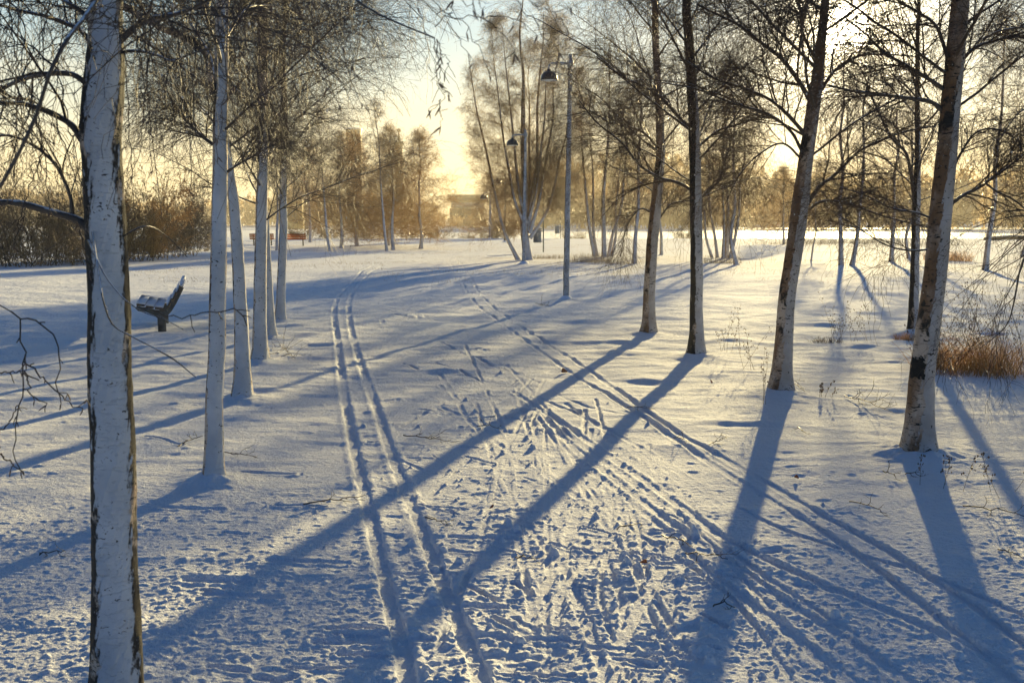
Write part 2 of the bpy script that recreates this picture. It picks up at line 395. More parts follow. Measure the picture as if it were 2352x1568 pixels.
#track([(880, 735), 0.038, 0.012, 0.004)
#track([(905, 740), 0.038, 0.012, 0.004)
track([(870, 605), (960, 588), (1040, 573), (1090, 562)], 0.064, 0.0192, 0.0048)
track([(885, 612), (975, 594), (1050, 578), (1100, 563)], 0.064, 0.0192, 0.0048)
track([(1035, 600), (1060, 590), (1100, 580), (1150, 570)], 0.051, 0.0155, 0.0048)
track([(1400, 1350), (1560, 1330), (1700, 1310)], 0.019, 0.0062, 0.0024)
rg = np.random.default_rng(5)
for _ in range(16):
    x0 = rg.uniform(1050, 1500); y0 = 800 + (x0 - 1050) * .5 + rg.uniform(-40, 120); x1 = rg.uniform(1000, 2100); y1 = rg.uniform(1450, 1650)
    q = [(x0 + (x1 - x0) * k + 30 * math.sin(k * 3) * rg.normal(), y0 + (y1 - y0) * k) for k in (0, .3, .6, 1)]
    track(q, rg.uniform(.014, .024), rg.uniform(.005, .010), .002)
for _ in range(60):                                    # short scuffs from skating skis and poles
    u = rg.random(); side = rg.normal() * (.22 + .3 * u)
    vy = 790 + 760 * u ** 1.0; vx = 1000 + 430 * u + side * 420
    if not (880 < vx < 2200): continue
    L = rg.uniform(30, 120) * (vy / 1200); a = rg.choice([rg.normal(35, 10), rg.normal(8, 6), rg.normal(-50, 12)], p=[.5, .3, .2]); a = R(a)
    TRK.append((np.array([G(vx, vy)[:2], G(vx + L * math.cos(a) * .5, vy + L * math.sin(a) * .25)[:2], G(vx + L * math.cos(a), vy + L * math.sin(a) * .5)[:2]]), rg.uniform(.010, .022), rg.uniform(.007, .018), .004))
for _ in range(20):                                     # long thin drag marks lying across the view
    vy = rg.uniform(1000, 1560); vx = rg.uniform(300, 1500); L = rg.uniform(60, 200) * vy / 1300
    TRK.append((np.array([G(vx, vy)[:2], G(vx + L * .5, vy + rg.uniform(-4, 10))[:2], G(vx + L, vy + rg.uniform(0, 22))[:2]]), rg.uniform(.010, .024), rg.uniform(.008, .016), .005))
for _ in range(105):                                    # boot prints: a trampled patch ahead, loose prints down the middle
    if _ < 70: vx, vy = rg.normal(930, 34), rg.uniform(625, 760)
    else:
        u = rg.random(); vy = 770 + 760 * u; vx = 1020 + 420 * u + rg.normal() * (120 + 200 * u)
    p = G(vx, vy)[:2]; a = R(rg.normal(80, 30)) if _ < 70 else R(rg.uniform(-30, 60)); L = rg.uniform(.06, .2)
    TRK.append((np.array([p, p + L * .5 * np.array([math.cos(a), math.sin(a)]), p + L * np.array([math.cos(a) * .95, math.sin(a)])]), rg.uniform(.022, .04), rg.uniform(.006, .012), .003))
for _ in range(20):                                     # shallow dips lying across the slope
    vy = rg.uniform(1080, 1560); vx = rg.uniform(330, 1500); p = G(vx, vy)[:2]; L = rg.uniform(.12, .4)
    TRK.append((np.array([p, p + np.array([L * .5, -.01]), p + np.array([L, -.03])]), rg.uniform(.015, .035), rg.uniform(.007, .014), .006))
TRK = [(P, wd * (.9 if k > 3 else 1), dp * (.62 if k > 3 else 1), rim * .8) for k, (P, wd, dp, rim) in enumerate(TRK)]
MOUNDS = []                                             # x, y, radius, height: drifts at trunk feet, tufts under the snow

def build_ground():
    f1 = 996.0
    ys = [-40, -25, -15, -9, -5, -2, 0, .8, 1.4]
    y = 1.9
    while y < 620:
        ys.append(y)
        if y < 2.8: y += .03
        elif y < 200: y += min(max(.006, .60 * y * y / (f1 * 1.7)), .9)
        else: y *= 1.05
    ys = np.array(ys)
    tt = np.concatenate([np.linspace(-.56, .56, 1200)])
    o = .56 + .004 * np.cumsum(1.055 ** np.arange(95))
    tt = np.concatenate([-o[::-1], tt, o])
    wy = np.maximum(ys + .5, 2.2)
    X = np.clip(wy[:, None] * tt[None], -950, 950).astype(np.float64); Y = np.repeat(ys[:, None], len(tt), 1)
    Z = macro(X, Y)
    dy = np.gradient(ys)[:, None] * np.ones_like(X)
    near = (ys > .5) & (ys < 75)
    xs, yv, d = X[near].ravel(), Y[near].ravel(), dy[near].ravel()
    # churned snow in the middle of the slope
    vyy = 505 + 1.7 * F / np.maximum(yv, .5); vxx = CX + F * xs / np.maximum(yv, .5)
    mid = np.exp(-((vxx - (1000 + .62 * (vyy - 780))) / (90 + .42 * np.maximum(vyy - 780, 0))) ** 2) * sst(700, 900, vyy)
    mid = mid * (.45 + .55 * sst(-.2, .35, gn(xs / .6, yv / .5, 77)))
    ty = np.zeros_like(xs)
    def oct_(lam, amp, seed, an=1.0, billow=False, thr=None):
        k = sst(1.6, 3.6, lam / d)
        n = gn(xs / (lam * an), yv / lam, seed)
        if billow: n = .6 - np.abs(n) * 1.7
        if thr is not None: n = np.maximum(0, n - thr) / (1 - thr)
        return amp * n * k
    warpx = .05 * gn(xs / .3, yv / .3, 50)
    patch = .55 + .45 * gn(xs / 1.7, yv / 1.4, 51)
    ty += oct_(2.6, .018, 1, 1.5) + (oct_(.9, .010, 2, 1.5) + oct_(.42, .0065, 3, 1.5)) * (1 + 3.0 * sst(6, 18, yv))
    pp = .35 + .9 * sst(-.35, .5, gn(xs / .8, yv / .7, 51))
    ty += oct_(.19, .0036, 4, 1.4) * pp * (1 + 1.6 * sst(5.5, 11, yv)) + oct_(.28, .016, 14, 1.7, False, .25) * sst(5.5, 10, yv)
    ty += (oct_(.085, .0022, 5, 1.3) + oct_(.047, .0018, 6, 1.2) + oct_(.026, .0016, 7, 1.1)) * pp
    ty += oct_(.060, .0055, 8, 1.8, False, .22) * pp + oct_(.034, .0100, 9, 1.4, False, .2) * (.5 + .5 * pp) + oct_(.022, .0065, 10, 1.2, False, .2) + oct_(.016, .0035, 15, 1.1, False, .1)
    drift = np.maximum(0, gn(xs / .9 + warpx * 4, yv / .28, 52) - .12)
    ty += .018 * drift * (1 - mid * .5) * sst(1.0, 3.0, .28 / d)
    ty += mid * (oct_(.30, .007, 21, 1, False, .05) + oct_(.13, .006, 22, 1.2, False, .25) + oct_(.065, .008, 23, 1.2, False, .3) - .002)
    # scattered crumbs
    ty += (.2 + .6 * mid) * oct_(.05, .014, 24, 1, False, .50) + oct_(.12, .014, 25, 1.4, False, .6)
    z = Z[near].ravel() + ty
    sm = np.zeros_like(z); cut = np.zeros_like(z)
    edge_n = gn(xs / .05, yv / .05, 31) * .35 + gn(xs / .16, yv / .16, 32) * .4
    for P, wd, dp, rim in TRK:
        lo = P.min(0) - .35; hi = P.max(0) + .35
        sel = np.where((xs > lo[0]) & (xs < hi[0]) & (yv > lo[1]) & (yv < hi[1]))[0]
        if not len(sel): continue
        best = np.full(len(sel), 9.0)
        px, py = xs[sel], yv[sel]
        for a, b in zip(P[:-1], P[1:]):
            ab = b - a; L2 = ab @ ab + 1e-9
            u = np.clip(((px - a[0]) * ab[0] + (py - a[1]) * ab[1]) / L2, 0, 1)
            best = np.minimum(best, np.hypot(px - a[0] - u * ab[0], py - a[1] - u * ab[1]))
        e = np.clip(1 + edge_n[sel] * .55, .5, 1.6)
        gr = 1 - sst(wd * .86 * e, wd * 1.16 * e, best)
        rm = rim * np.exp(-((best - wd * 1.75) / (wd * .55)) ** 2) * (.6 + 1.4 * np.clip(edge_n[sel] + .3, 0, 1))
        cut[sel] = np.maximum(cut[sel], dp * gr); sm[sel] = np.maximum(sm[sel], gr); z[sel] += rm
    z = z - cut - ty * sm * .72
    for mx_, my_, mr, mh in MOUNDS:
        q = np.hypot(xs - mx_, yv - my_)
        z += mh * np.exp(-(q / mr) ** 2) * (1 + .3 * gn(xs / .08, yv / .08, 33) * sst(1.5, 3, .08 / d))
    Z[near] = z.reshape(Z[near].shape)
    rc = np.random.default_rng(8)
    for _ in range(650):                               # clods thrown up beside the tracks
        u = rc.random() ** .7; vy = 700 + 880 * u; vx = 960 + 560 * u + rc.normal() * (60 + 330 * u); c = G(vx, vy)
        rr_ = rc.uniform(.005, .012) * (1 + 1.4 * (rc.random() > .93)); hh_ = rr_ * rc.uniform(.8, 1.5)
        i0, i1 = np.searchsorted(ys, [c[1] - rr_ * 2, c[1] + rr_ * 2]); w_ = max(c[1] + .5, 2.2)
        j0, j1 = np.searchsorted(tt, [(c[0] - rr_ * 2) / w_, (c[0] + rr_ * 2) / w_])
        if i1 <= i0 or j1 <= j0 or vy < 820: continue
        q = np.hypot((X[i0:i1, j0:j1] - c[0]), (Y[i0:i1, j0:j1] - c[1])) / rr_
        Z[i0:i1, j0:j1] += hh_ * np.clip(1.15 - q ** 2.5, 0, 1)
    nr, nc = X.shape
    V = np.stack([X, Y, Z], -1).reshape(-1, 3)
    i = np.arange(nr - 1)[:, None] * nc + np.arange(nc - 1)[None]
    Fq = np.stack([i, i + 1, i + nc + 1, i + nc], -1).reshape(-1, 4)
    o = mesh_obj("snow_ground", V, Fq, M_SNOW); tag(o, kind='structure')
    return o

# ------------------------------------------------------------------ growing trees
def nrm(v): return v / np.maximum(np.linalg.norm(v, axis=-1, keepdims=True), 1e-9)
def tubes(P, Rd, sides):
    """P (N,K,3), Rd (N,K) -> verts, quads"""
    P = np.asarray(P, float); n, K, _ = P.shape
    T = np.empty_like(P); T[:, 1:-1] = P[:, 2:] - P[:, :-2]; T[:, 0] = P[:, 1] - P[:, 0]; T[:, -1] = P[:, -1] - P[:, -2]
    T = nrm(T)
    mean = nrm(P[:, -1] - P[:, 0] + 1e-6)
    ref = np.where(np.abs(mean[:, 2:3]) > .8, np.array([[1., .13, 0]]), np.array([[0.07, 0, 1.]]))
    U = nrm(np.cross(T, ref[:, None, :])); W = np.cross(T, U)
    a = np.arange(sides) / sides * 2 * np.pi
    V = P[:, :, None, :] + Rd[:, :, None, None] * (np.cos(a)[None, None, :, None] * U[:, :, None, :] + np.sin(a)[None, None, :, None] * W[:, :, None, :])
    V = V.reshape(-1, 3)
    c = np.arange(n)[:, None, None] * K * sides; k = np.arange(K - 1)[None, :, None] * sides; s = np.arange(sides)[None, None, :]; s2 = (s + 1) % sides
    b = c + k
    Fq = np.stack([b + s, b + s2, b + sides + s2, b + sides + s], -1).reshape(-1, 4)
    return V, Fq
def grow(P, Rd, n, tr, Lf, angd, K, grav, wob, rr, rng, rend=.4, flat=.5, rmin=.0008, up=0.0):
    Np, Kp, _ = P.shape
    t = tr[0] + (tr[1] - tr[0]) * (np.arange(n)[None] + rng.random((Np, n))) / n
    f = t * (Kp - 1); i = np.minimum(f.astype(int), Kp - 2); u = (f - i)[..., None]
    pi = np.arange(Np)[:, None]
    a, b = P[pi, i], P[pi, i + 1]
    pos = a + (b - a) * u; tan = nrm(b - a)
    ra = Rd[pi, i] * (1 - u[..., 0]) + Rd[pi, i + 1] * u[..., 0]
    Lp = np.linalg.norm(np.diff(P, axis=1), axis=-1).sum(1)[:, None]
    L = Lf(t, Lp) * rng.uniform(.7, 1.25, (Np, n))
    side = nrm(np.cross(tan, np.array([0, 0, 1.]))) * np.where((np.arange(n) % 2) == 0, 1, -1)[None, :, None]
    rnd = rng.normal(size=(Np, n, 3))
    perp = flat * side + (1 - flat) * rnd + np.array([0, 0, up])
    perp = nrm(perp - (perp * tan).sum(-1, keepdims=True) * tan)
    an = R(angd) * rng.uniform(.7, 1.3, (Np, n))[..., None]
    d = nrm(np.cos(an) * tan + np.sin(an) * perp)
    M = Np * n; pos = pos.reshape(M, 3); d = d.reshape(M, 3); L = L.reshape(M); r0 = np.maximum(ra.reshape(M) * rr, rmin)
    Q = np.zeros((M, K, 3)); Q[:, 0] = pos; st = (L / (K - 1))[:, None]
    g0, g1 = grav
    for k in range(1, K):
        s = k / (K - 1)
        d = nrm(d + wob * rng.normal(size=(M, 3)) + np.array([0, 0, g0 + (g1 - g0) * s]))
        Q[:, k] = Q[:, k - 1] + d * st
    rad = r0[:, None] * (1 - (1 - rend) * np.linspace(0, 1, K)[None])
    return Q, np.maximum(rad, rmin * .7)
def octa(C, r, rng, stretch=1.6):
    n = len(C); b = np.array([[1, 0, 0], [-1, 0, 0], [0, 1, 0], [0, -1, 0], [0, 0, 1], [0, 0, -1.]]) * np.array([1, 1, stretch])
    th = rng.uniform(0, 6.28, n); c, s = np.cos(th), np.sin(th)
    V = b[None] * r[:, None, None]
    V = np.stack([V[..., 0] * c[:, None] - V[..., 1] * s[:, None], V[..., 0] * s[:, None] + V[..., 1] * c[:, None], V[..., 2]], -1) + C[:, None]
    f = np.array([[0, 2, 4], [2, 1, 4], [1, 3, 4], [3, 0, 4], [2, 0, 5], [1, 2, 5], [3, 1, 5], [0, 3, 5]])
    return V.reshape(-1, 3), (f[None] + np.arange(n)[:, None, None] * 6).reshape(-1, 3)
def pick(P, n, rng):
    i = rng.integers(0, P.shape[0], n); k = rng.integers(0, P.shape[1] - 1, n); u = rng.random((n, 1))
    return P[i, k] * (1 - u) + P[i, k + 1] * u

def trunk_mesh(path, rads, sides, step, seed, flare=1.7, flare_h=.22, rough=.05):
    """path (k,3) points, rads (k)"""
    P = np.column_stack([path, rads]); L = np.linalg.norm(np.diff(P[:, :3], axis=0), axis=1).sum()
    n = max(8, int(L / step)); Q = spline(P, n); C = Q[:, :3]; r = np.maximum(Q[:, 3], .003)
    rm_ = float(np.mean(r)); s = np.linspace(0, L, n); h = C[:, 2] - C[0, 2]
    r = r * (1 + (flare - 1) * np.exp(-np.maximum(h, 0) / flare_h))
    C = C + np.column_stack([.16 * rm_ * gn(s / .45, s * 0 + seed, 61), .10 * rm_ * gn(s / .5, s * 0 + seed, 62), 0 * s]) if sides > 20 else C
    T = nrm(np.gradient(C, axis=0)); U = nrm(np.cross(T, np.array([0, 1., 0]))); W = np.cross(T, U)
    a = np.arange(sides) / sides * 2 * np.pi; ca, sa = np.cos(a)[None], np.sin(a)[None]; S = s[:, None]
    rm = r.mean()
    nz = .55 * gn(ca * 1.3 + sa * .4 + S / .35, sa * 1.3 + S / 1.1, seed) + .45 * gn(ca * 3 + S / .10, sa * 3 + S / .23, seed + 1)
    nz = nz + .8 * np.maximum(0, gn(ca * 5 + S / .05, sa * 5 + S / .09, seed + 2) - .25)
    butt = np.cos(a * 4 + seed) + .6 * np.cos(a * 3 + 2 * seed)
    rr = r[:, None] * (1 + rough * nz + .13 * butt[None] * np.exp(-np.maximum(h, 0)[:, None] / (flare_h * .7)) * (flare > 1.2))
    V = C[:, None] + rr[..., None] * (ca[..., None] * U[:, None] + sa[..., None] * W[:, None])
    V = V.reshape(-1, 3)
    i = np.arange(n - 1)[:, None] * sides; j = np.arange(sides)[None]; j2 = (j + 1) % sides
    Fq = np.stack([i + j, i + j2, i + sides + j2, i + sides + j], -1).reshape(-1, 4)
    return V, Fq, C, r

def crown_levels(prim, prad, rng, dens=1.0, lenk=1.0, droop=1.0, zmin=.3, rs=1.0, n2=13, n3=7, n4=3, flat=.45):
    S, SR = grow(prim, prad, int(n2 * dens), (.14, .98), lambda t, L: lenk * (.22 + .46 * L * (1 - .58 * t)), 44, 9, (.03, -.10 * droop), .11, .50, rng, .3, flat, .0019 * rs, .25)
    T_, TR = grow(S, SR, int(n3 * dens), (.12, 1), lambda t, L: lenk * (.14 + .42 * L * (1 - .45 * t)), 44, 7, (-.02, -.20 * droop), .17, .55, rng, .5, .3, .0014 * rs)
    Q, QR = grow(T_, TR, n4, (.12, 1), lambda t, L: lenk * (.08 + .36 * L), 42, 5, (-.03, -.30 * droop), .22, .7, rng, .6, .2, .0010 * rs)
    for A in (S, T_, Q): A[..., 2] = np.maximum(A[..., 2], zmin)
    return (S, SR), (T_, TR), (Q, QR)
def crown_mesh(name, levels, parent, origin, mats, rng, drops=3000, dr=(.0022, .0045), extra=None, sides=(4, 3, 3)):
    Vs, Fs, n = [], [], 0
    for (A, AR), sd in zip(levels, sides):
        V, f = tubes(A, AR, sd); Vs.append(V); Fs.append(f + n); n += len(V)
    F4 = np.concatenate(Fs)
    mi = [np.zeros(len(F4), int)]; faces = [F4]
    if drops:
        c = np.concatenate([pick(levels[-1][0], int(drops * .65), rng), pick(levels[-2][0], int(drops * .35), rng)])
        r = rng.uniform(*dr, len(c)) * (1 + 1.2 * (rng.random(len(c)) > .92))
        c = c - np.array([0, 0, 1.]) * r[:, None]
        V, f = octa(c, r, rng); Vs.append(V); faces.append(f + n); n += len(V); mi.append(np.ones(len(f), int))
    return mesh_obj(name, np.concatenate(Vs), faces, mats, parent, True, np.concatenate(mi), origin)

def limbs(C, r, zs, Hh, Lmax, rng, n, e0=32, e1=62, z1=None, K=14, grav=(.03, -.085), power=1.3, wob=.06, lk=.6, azb=None, tap=.82, zexp=1.05):
    """primaries spaced up a trunk centre line"""
    h = C[:, 2] - C[0, 2]; P = []; Rr = []
    for k in range(n):
        f = max(0.0, (k + rng.uniform(-.35, .35)) / n); z = zs + (Hh * .96 - zs) * np.clip(f, 0, 1) ** zexp
        i = min(np.searchsorted(h, z), len(C) - 1)
        az = k * 2.39996 + rng.normal() * .35
        if azb is not None and rng.random() < .5: az = azb + rng.normal() * .5
        el = R(e0 + (e1 - e0) * f + rng.normal() * 7)
        L = Lmax * (lk + (1 - lk) * min(1, f * 5)) * (1 - f ** power * tap) * rng.uniform(.75, 1.15)
        d = np.array([math.cos(az) * math.cos(el), math.sin(az) * math.cos(el), math.sin(el)])
        q = [C[i].copy()]; st = L / (K - 1)
        for j in range(1, K):
            s = j / (K - 1)
            d = d + wob * rng.normal(size=3) + np.array([0, 0, grav[0] + (grav[1] - grav[0]) * s]); d /= np.linalg.norm(d)
            q.append(q[-1] + d * st)
        P.append(q); r0 = min(r[i] * .42, .003 + .0050 * L)
        Rr.append(r0 * (1 - .8 * np.linspace(0, 1, K) ** .9))
    return np.array(P), np.array(Rr)

def vpath(pts, Y):
    return np.array([PD(p[0], p[1], p[2] if len(p) > 2 else Y) for p in pts])

def near_tree(label, pts, base, widths, Hh, mat, seed, n1=26, Lmax=2.6, zs=1.3, hand=(), dens=1.0, group=None, sides=40, step=.03,
              rough=.05, flare=1.9, e0=30, e1=62, drops=3000, dr=(.0018, .0036), droop=.65, twig=None, z_mound=.07, name="birch_tree", lk=.6, fh=.2):
    rng = np.random.default_rng(seed)
    b = GG(*base) if not isinstance(base, np.ndarray) else base
    Y = b[1]
    P = vpath(pts, Y); P = np.vstack([[b[0], b[1], b[2] - .06], P[P[:, 2] > b[2] + .15]])
    top = P[-1]; hh = top[2] - b[2]; d = nrm(P[-1] - P[-2])
    rtop = widths[-1] / 2 / F * Y
    nx = 5
    cur = top.copy()
    ext = []
    for k in range(nx):
        d = nrm(d * np.array([.75, .75, 1]) + np.array([rng.normal() * .05, rng.normal() * .05, .06])); cur = cur + d * (Hh - hh) / nx; ext.append(cur.copy())
    P = np.vstack([P, ext])
    ww = np.interp(np.linspace(0, 1, len(pts)), np.linspace(0, 1, len(widths)), widths) / 2 / F * Y
    hz_ = P[:, 2] - b[2]; zz = np.array([PD(p[0], p[1], Y)[2] - b[2] for p in pts])
    rad = np.interp(hz_, np.r_[zz, Hh], np.r_[ww, .008])
    root = empty(name, b); tag(root, label, "tree", group)
    V, Fq, C, r = trunk_mesh(P, rad, sides, step, seed, flare, fh, rough)
    tr_o = mesh_obj("trunk", V, Fq, mat, root, True, origin=b)
    pr, prr = limbs(C, r, zs, Hh, Lmax, rng, n1, e0, e1, lk=lk)
    hp, hr = [], []
    for h in hand:
        q = spline(vpath(h[0], Y), 14); hp.append(q); hr.append((h[1] + (h[2] - h[1]) * np.linspace(0, 1, 14) ** .8) / F * q[:, 1] * (.5 if zs > 2.5 and Y < 5 else .38))
    if hand:
        pr = np.concatenate([np.array(hp), pr]); prr = np.concatenate([np.array(hr), prr])
    for k in range(len(pr)):
        V, f = tubes(*[x[None] for x in (spline(pr[k], 40), np.interp(np.linspace(0, 1, 40), np.linspace(0, 1, 14), prr[k]))], 9)
        rw = gn(V[:, 0] / .03 + V[:, 2] / .02, V[:, 1] / .03 + V[:, 2] / .027, seed + 9)
        cc = np.repeat(spline(pr[k], 40), 9, axis=0)
        V = cc + (V - cc) * (1 + .22 * rw)[:, None]
        mesh_obj("branch", V, f, M_BRANCH, tr_o, True, origin=b)
    keep = np.array([len(h) < 4 for h in hand] + [True] * (len(pr) - len(hand)), bool)
    lv = crown_levels(pr[keep], prr[keep], rng, dens, 1.0, droop, b[2] + .35)
    crown_mesh("crown", lv, root, b, [twig or M_TWIG, M_ICE], rng, drops, dr)
    MOUNDS.append((b[0], b[1] - .02, max(.16, ww[0] * 3.2), z_mound))
    return root, pr, prr
def copy_tree(o, parent=None):
    c = o.copy(); COL.objects.link(c)
    if parent is not None: c.parent = parent
    for ch in list(o.children):
        copy_tree(ch, c)
    return c

# ------------------------------------------------------------------ near birches
GL = "birches along the left side of the ski tracks"; GR = "birches along the right side of the ski tracks"
# the near left tree: its trunk leaves the frame below
b0 = G(262, 1655); Y0 = float(b0[1])
handL0 = [
    ([(200, 335), (187, 320), (167, 290), (127, 264), (83, 247, Y0 - .05), (40, 237, Y0 - .1), (-20, 241, Y0 - .2), (-120, 270, Y0 - .3)], 17, 5),
    ([(225, 222), (207, 207), (194, 187), (170, 172), (133, 168), (83, 174, Y0 + .1), (50, 184, Y0 + .15), (20, 197, Y0 + .2), (-60, 240, Y0 + .3)], 15, 6),
    ([(222, 110), (200, 87), (180, 67), (133, 47), (83, 32, Y0 - .1), (43, 25, Y0 - .1), (0, 13, Y0 - .2), (-80, 10, Y0 - .3)], 13, 5),
    ([(225, 65), (200, 43), (187, 27), (160, 10), (130, -8, Y0 + .1), (60, -30, Y0 + .2)], 12, 6),
    ([(260, -150), (250, -60, Y0 - .35), (215, 10, Y0 - .6), (187, 50, Y0 - .7), (157, 87, Y0 - .75), (130, 133, Y0 - .8), (110, 180, Y0 - .8), (80, 274, Y0 - .8), (57, 327, Y0 - .8), (27, 377, Y0 - .8), (0, 430, Y0 - .8)], 13, 8, 0),
    ([(215, 540), (194, 514), (167, 501), (133, 491), (83, 477), (33, 466), (-40, 470), (-100, 520), (-110, 580), (-60, 640), (-10, 695), (25, 715)], 22, 3, 0),
    ([(167, 503), (165, 470), (160, 444), (147, 414), (130, 381), (100, 351), (67, 329, Y0 - .05), (33, 314, Y0 - .1), (0, 312, Y0 - .15), (-50, 325, Y0 - .2)], 11, 5),
    ([(255, 128), (267, 110), (274, 97), (300, 73), (327, 50), (367, 40, Y0 - .1), (417, 30, Y0 - .2), (467, 7, Y0 - .3), (540, -30, Y0 - .4)], 17, 6),
    ([(262, 128), (277, 120), (317, 118), (360, 127, Y0 - .1), (394, 140, Y0 - .2), (430, 128, Y0 - .3), (480, 110, Y0 - .4)], 8, 3),
    ([(255, 560), (330, 520), (380, 540, Y0 + .2), (430, 590, Y0 + .25)], 4, 2, 0),
    ([(240, -230), (330, -300), (480, -290, Y0 - .2), (620, -180, Y0 - .5), (740, -60, Y0 - .75), (817, 0, Y0 - .85), (867, 33, Y0 - .9), (917, 47, Y0 - .9), (971, 63, Y0 - .9), (999, 88, Y0 - .9)], 24, 3.5, 0),
    ([(200, 545), (225, 600, Y0 - .3), (250, 645, Y0 - .4), (295, 695, Y0 - .5), (345, 724, Y0 - .5), (385, 735, Y0 - .5), (420, 756, Y0 - .5)], 7, 2.0, 0),
    ([(210, 520), (222, 600, Y0 - .3), (237, 690, Y0 - .5), (252, 738, Y0 - .5), (290, 765, Y0 - .5), (350, 797, Y0 - .55), (400, 826, Y0 - .55), (450, 866, Y0 - .55)], 5.5, 3.0, 0),
    ([(60, -200, Y0 - .5), (45, -60, Y0 - .5), (42, 60, Y0 - .55), (35, 200, Y0 - .55), (40, 300, Y0 - .55)], 4, 1.6, 0),
]
L0_pts = [(262, 1655), (264, 1568), (266, 1300), (258, 1000), (250, 750), (241, 500), (236, 380), (233, 300), (240, 150), (241, 50), (240, -150)]
r0_, prim0, prad0 = near_tree("thick white birch trunk closest to the camera, plastered with snow, foot out of frame",
    L0_pts, b0, [126, 110, 103, 99, 93, 88, 86, 90, 82, 72, 66], 8.0, M_TR_L0, 101, n1=15, Lmax=2.3, zs=2.6, hand=handL0, sides=150, step=.006,
    rough=.055, flare=1.25, group=GL, dens=.85, drops=900, dr=(.0012, .0026), droop=1.3, fh=.15)
trunk0 = r0_.children[0]
# hand-placed hanging twigs with catkins in front of the sky
def hang(chains, seed, r=(1.9, .9), cat=True, dens=7):
    rng = np.random.default_rng(seed)
    for pts, y in chains:
        q = spline(vpath(pts, y), 16); q[1:-1] += rng.normal(size=(14, 3)) * .003
        rr = np.linspace(r[0], r[1], 16) / F * y / 2 * 1.3
        V, f = tubes(q[None], rr[None], 5); Vs = [V]; f4 = [f]; m0 = len(V)
        L = np.linalg.norm(np.diff(q, axis=0), axis=1).sum(); n = max(3, int(L * dens * 3))
        A, AR = grow(q[None], rr[None], n, (.05, 1), lambda t, L_: .012 + .03 * rng.random(t.shape), 55, 4, (-.05, -.2), .2, .9, rng, .7, .1, .0008)
        V, f = tubes(A, AR, 4); Vs.append(V); f4.append(f + m0); m0 += len(V)
        c = np.concatenate([pick(q[None], max(3, int(L * 18)), rng), A[:, -1]])
        V, f = octa(c, rng.uniform(.0005, .0013, len(c)), rng, 1.3); Vs.append(V); f4 = np.concatenate(f4)
        o = mesh_obj("hanging_twig", np.concatenate(Vs), [f4, f + m0], [M_TWIG, M_ICE], r0_, True, np.r_[np.zeros(len(f4), int), np.ones(len(f), int)], b0)
        if cat:
            for c in [q[-1]] + [A[k, -1] for k in rng.integers(0, n, max(1, int(L * 1.2)))]:
                for s_ in range(rng.integers(1, 3)):
                    d = nrm(np.array([rng.normal() * .55, rng.normal() * .55, -1])); l = rng.uniform(.014, .024); k = np.linspace(0, 1, 7)[:, None]
                    pp = c + d * l * k + np.array([rng.normal() * .006, 0, -.004]) * k ** 2
                    V, f = tubes(pp[None], (np.array([.0008, .0020, .0026, .0026, .0024, .0018, .0006]) * rng.uniform(.55, .8))[None], 6)
                    mesh_obj("catkin", V, f, M_CATKIN, o, True, origin=b0)
ye = Y0 - .9
hang([([(997, 87), (1001, 117), (1011, 150), (1012, 200), (1014, 233), (991, 253)], ye), ([(1012, 228), (1011, 250), (1012, 291)], ye),
    ([(1003, 90), (1004, 130), (1000, 158), (1006, 190)], ye), ([(1003, 90), (1018, 125), (1033, 140), (1022, 165)], ye), ([(1012, 190), (1026, 212), (1032, 217)], ye)], 1)
hang([([(971, -30), (1011, 17), (1034, 37), (1071, 57), (1094, 100), (1117, 150), (1124, 172)], ye - .1), ([(940, -30), (964, 0), (1017, 43), (1051, 87), (1077, 127), (1084, 147)], ye - .1),
    ([(999, 62), (1017, 42), (1067, 40), (1117, 40), (1184, 42), (1217, 63), (1235, 82)], ye), ([(1030, -30), (1057, 0), (1104, 37), (1144, 70), (1177, 103), (1182, 124)], ye - .2),
    ([(1170, -30), (1195, 10), (1205, 27), (1250, 80), (1284, 120)], ye - .2), ([(1205, -10), (1240, 15), (1285, 42), (1300, 62)], ye - .2), ([(1088, -20), (1100, 5), (1108, 22)], ye - .3)], 2)
hang([([(25, 715), (45, 733), (52, 800), (52, 880), (40, 960), (35, 1040), (48, 1080)], Y0 - .3), ([(45, 733), (75, 735), (115, 760), (135, 800), (138, 850), (130, 880), (140, 925)], Y0 - .3),
    ([(55, 830), (90, 860), (130, 900), (160, 925), (190, 937)], Y0 - .3), ([(57, 850), (70, 900), (100, 925), (105, 932)], Y0 - .35), ([(-20, 855), (20, 855), (45, 850)], Y0 - .3), ([(-20, 1010), (0, 990), (25, 960), (40, 930)], Y0 - .3), ([(-10, 1020), (10, 1050), (50, 1080)], Y0 - .3)], 3, (3.2, 1.8), True, 4)
hang([([(330, 706), (400, 728), (440, 724), (470, 717), (530, 710), (555, 722), (567, 748)], Y0 - .5)], 4, (1.8, 2.4), cat=False)
hang([([(x0, y0), (x0 + dx * .4, y0 + L * .35), (x0 + dx, y0 + L)], Y0 - q) for x0, y0, dx, L, q in
    [(330, 50, 20, 340, .2), (350, 40, -25, 280, .3), (400, 34, 40, 330, .25), (300, -60, 30, 330, .4), (430, -20, 70, 380, .5), (480, -30, 60, 300, .6), (520, -60, 110, 420, .7), (600, -80, 90, 330, .8),
     (640, -60, 140, 300, .9), (690, -40, 60, 240, .9), (560, -40, -60, 360, .5), (455, 20, -20, 420, .3), (310, 60, 60, 420, .1), (285, 120, 25, 380, 0), (720, -50, 110, 290, .9), (770, -20, 40, 170, .95)]], 5, (2.2, 1.2))
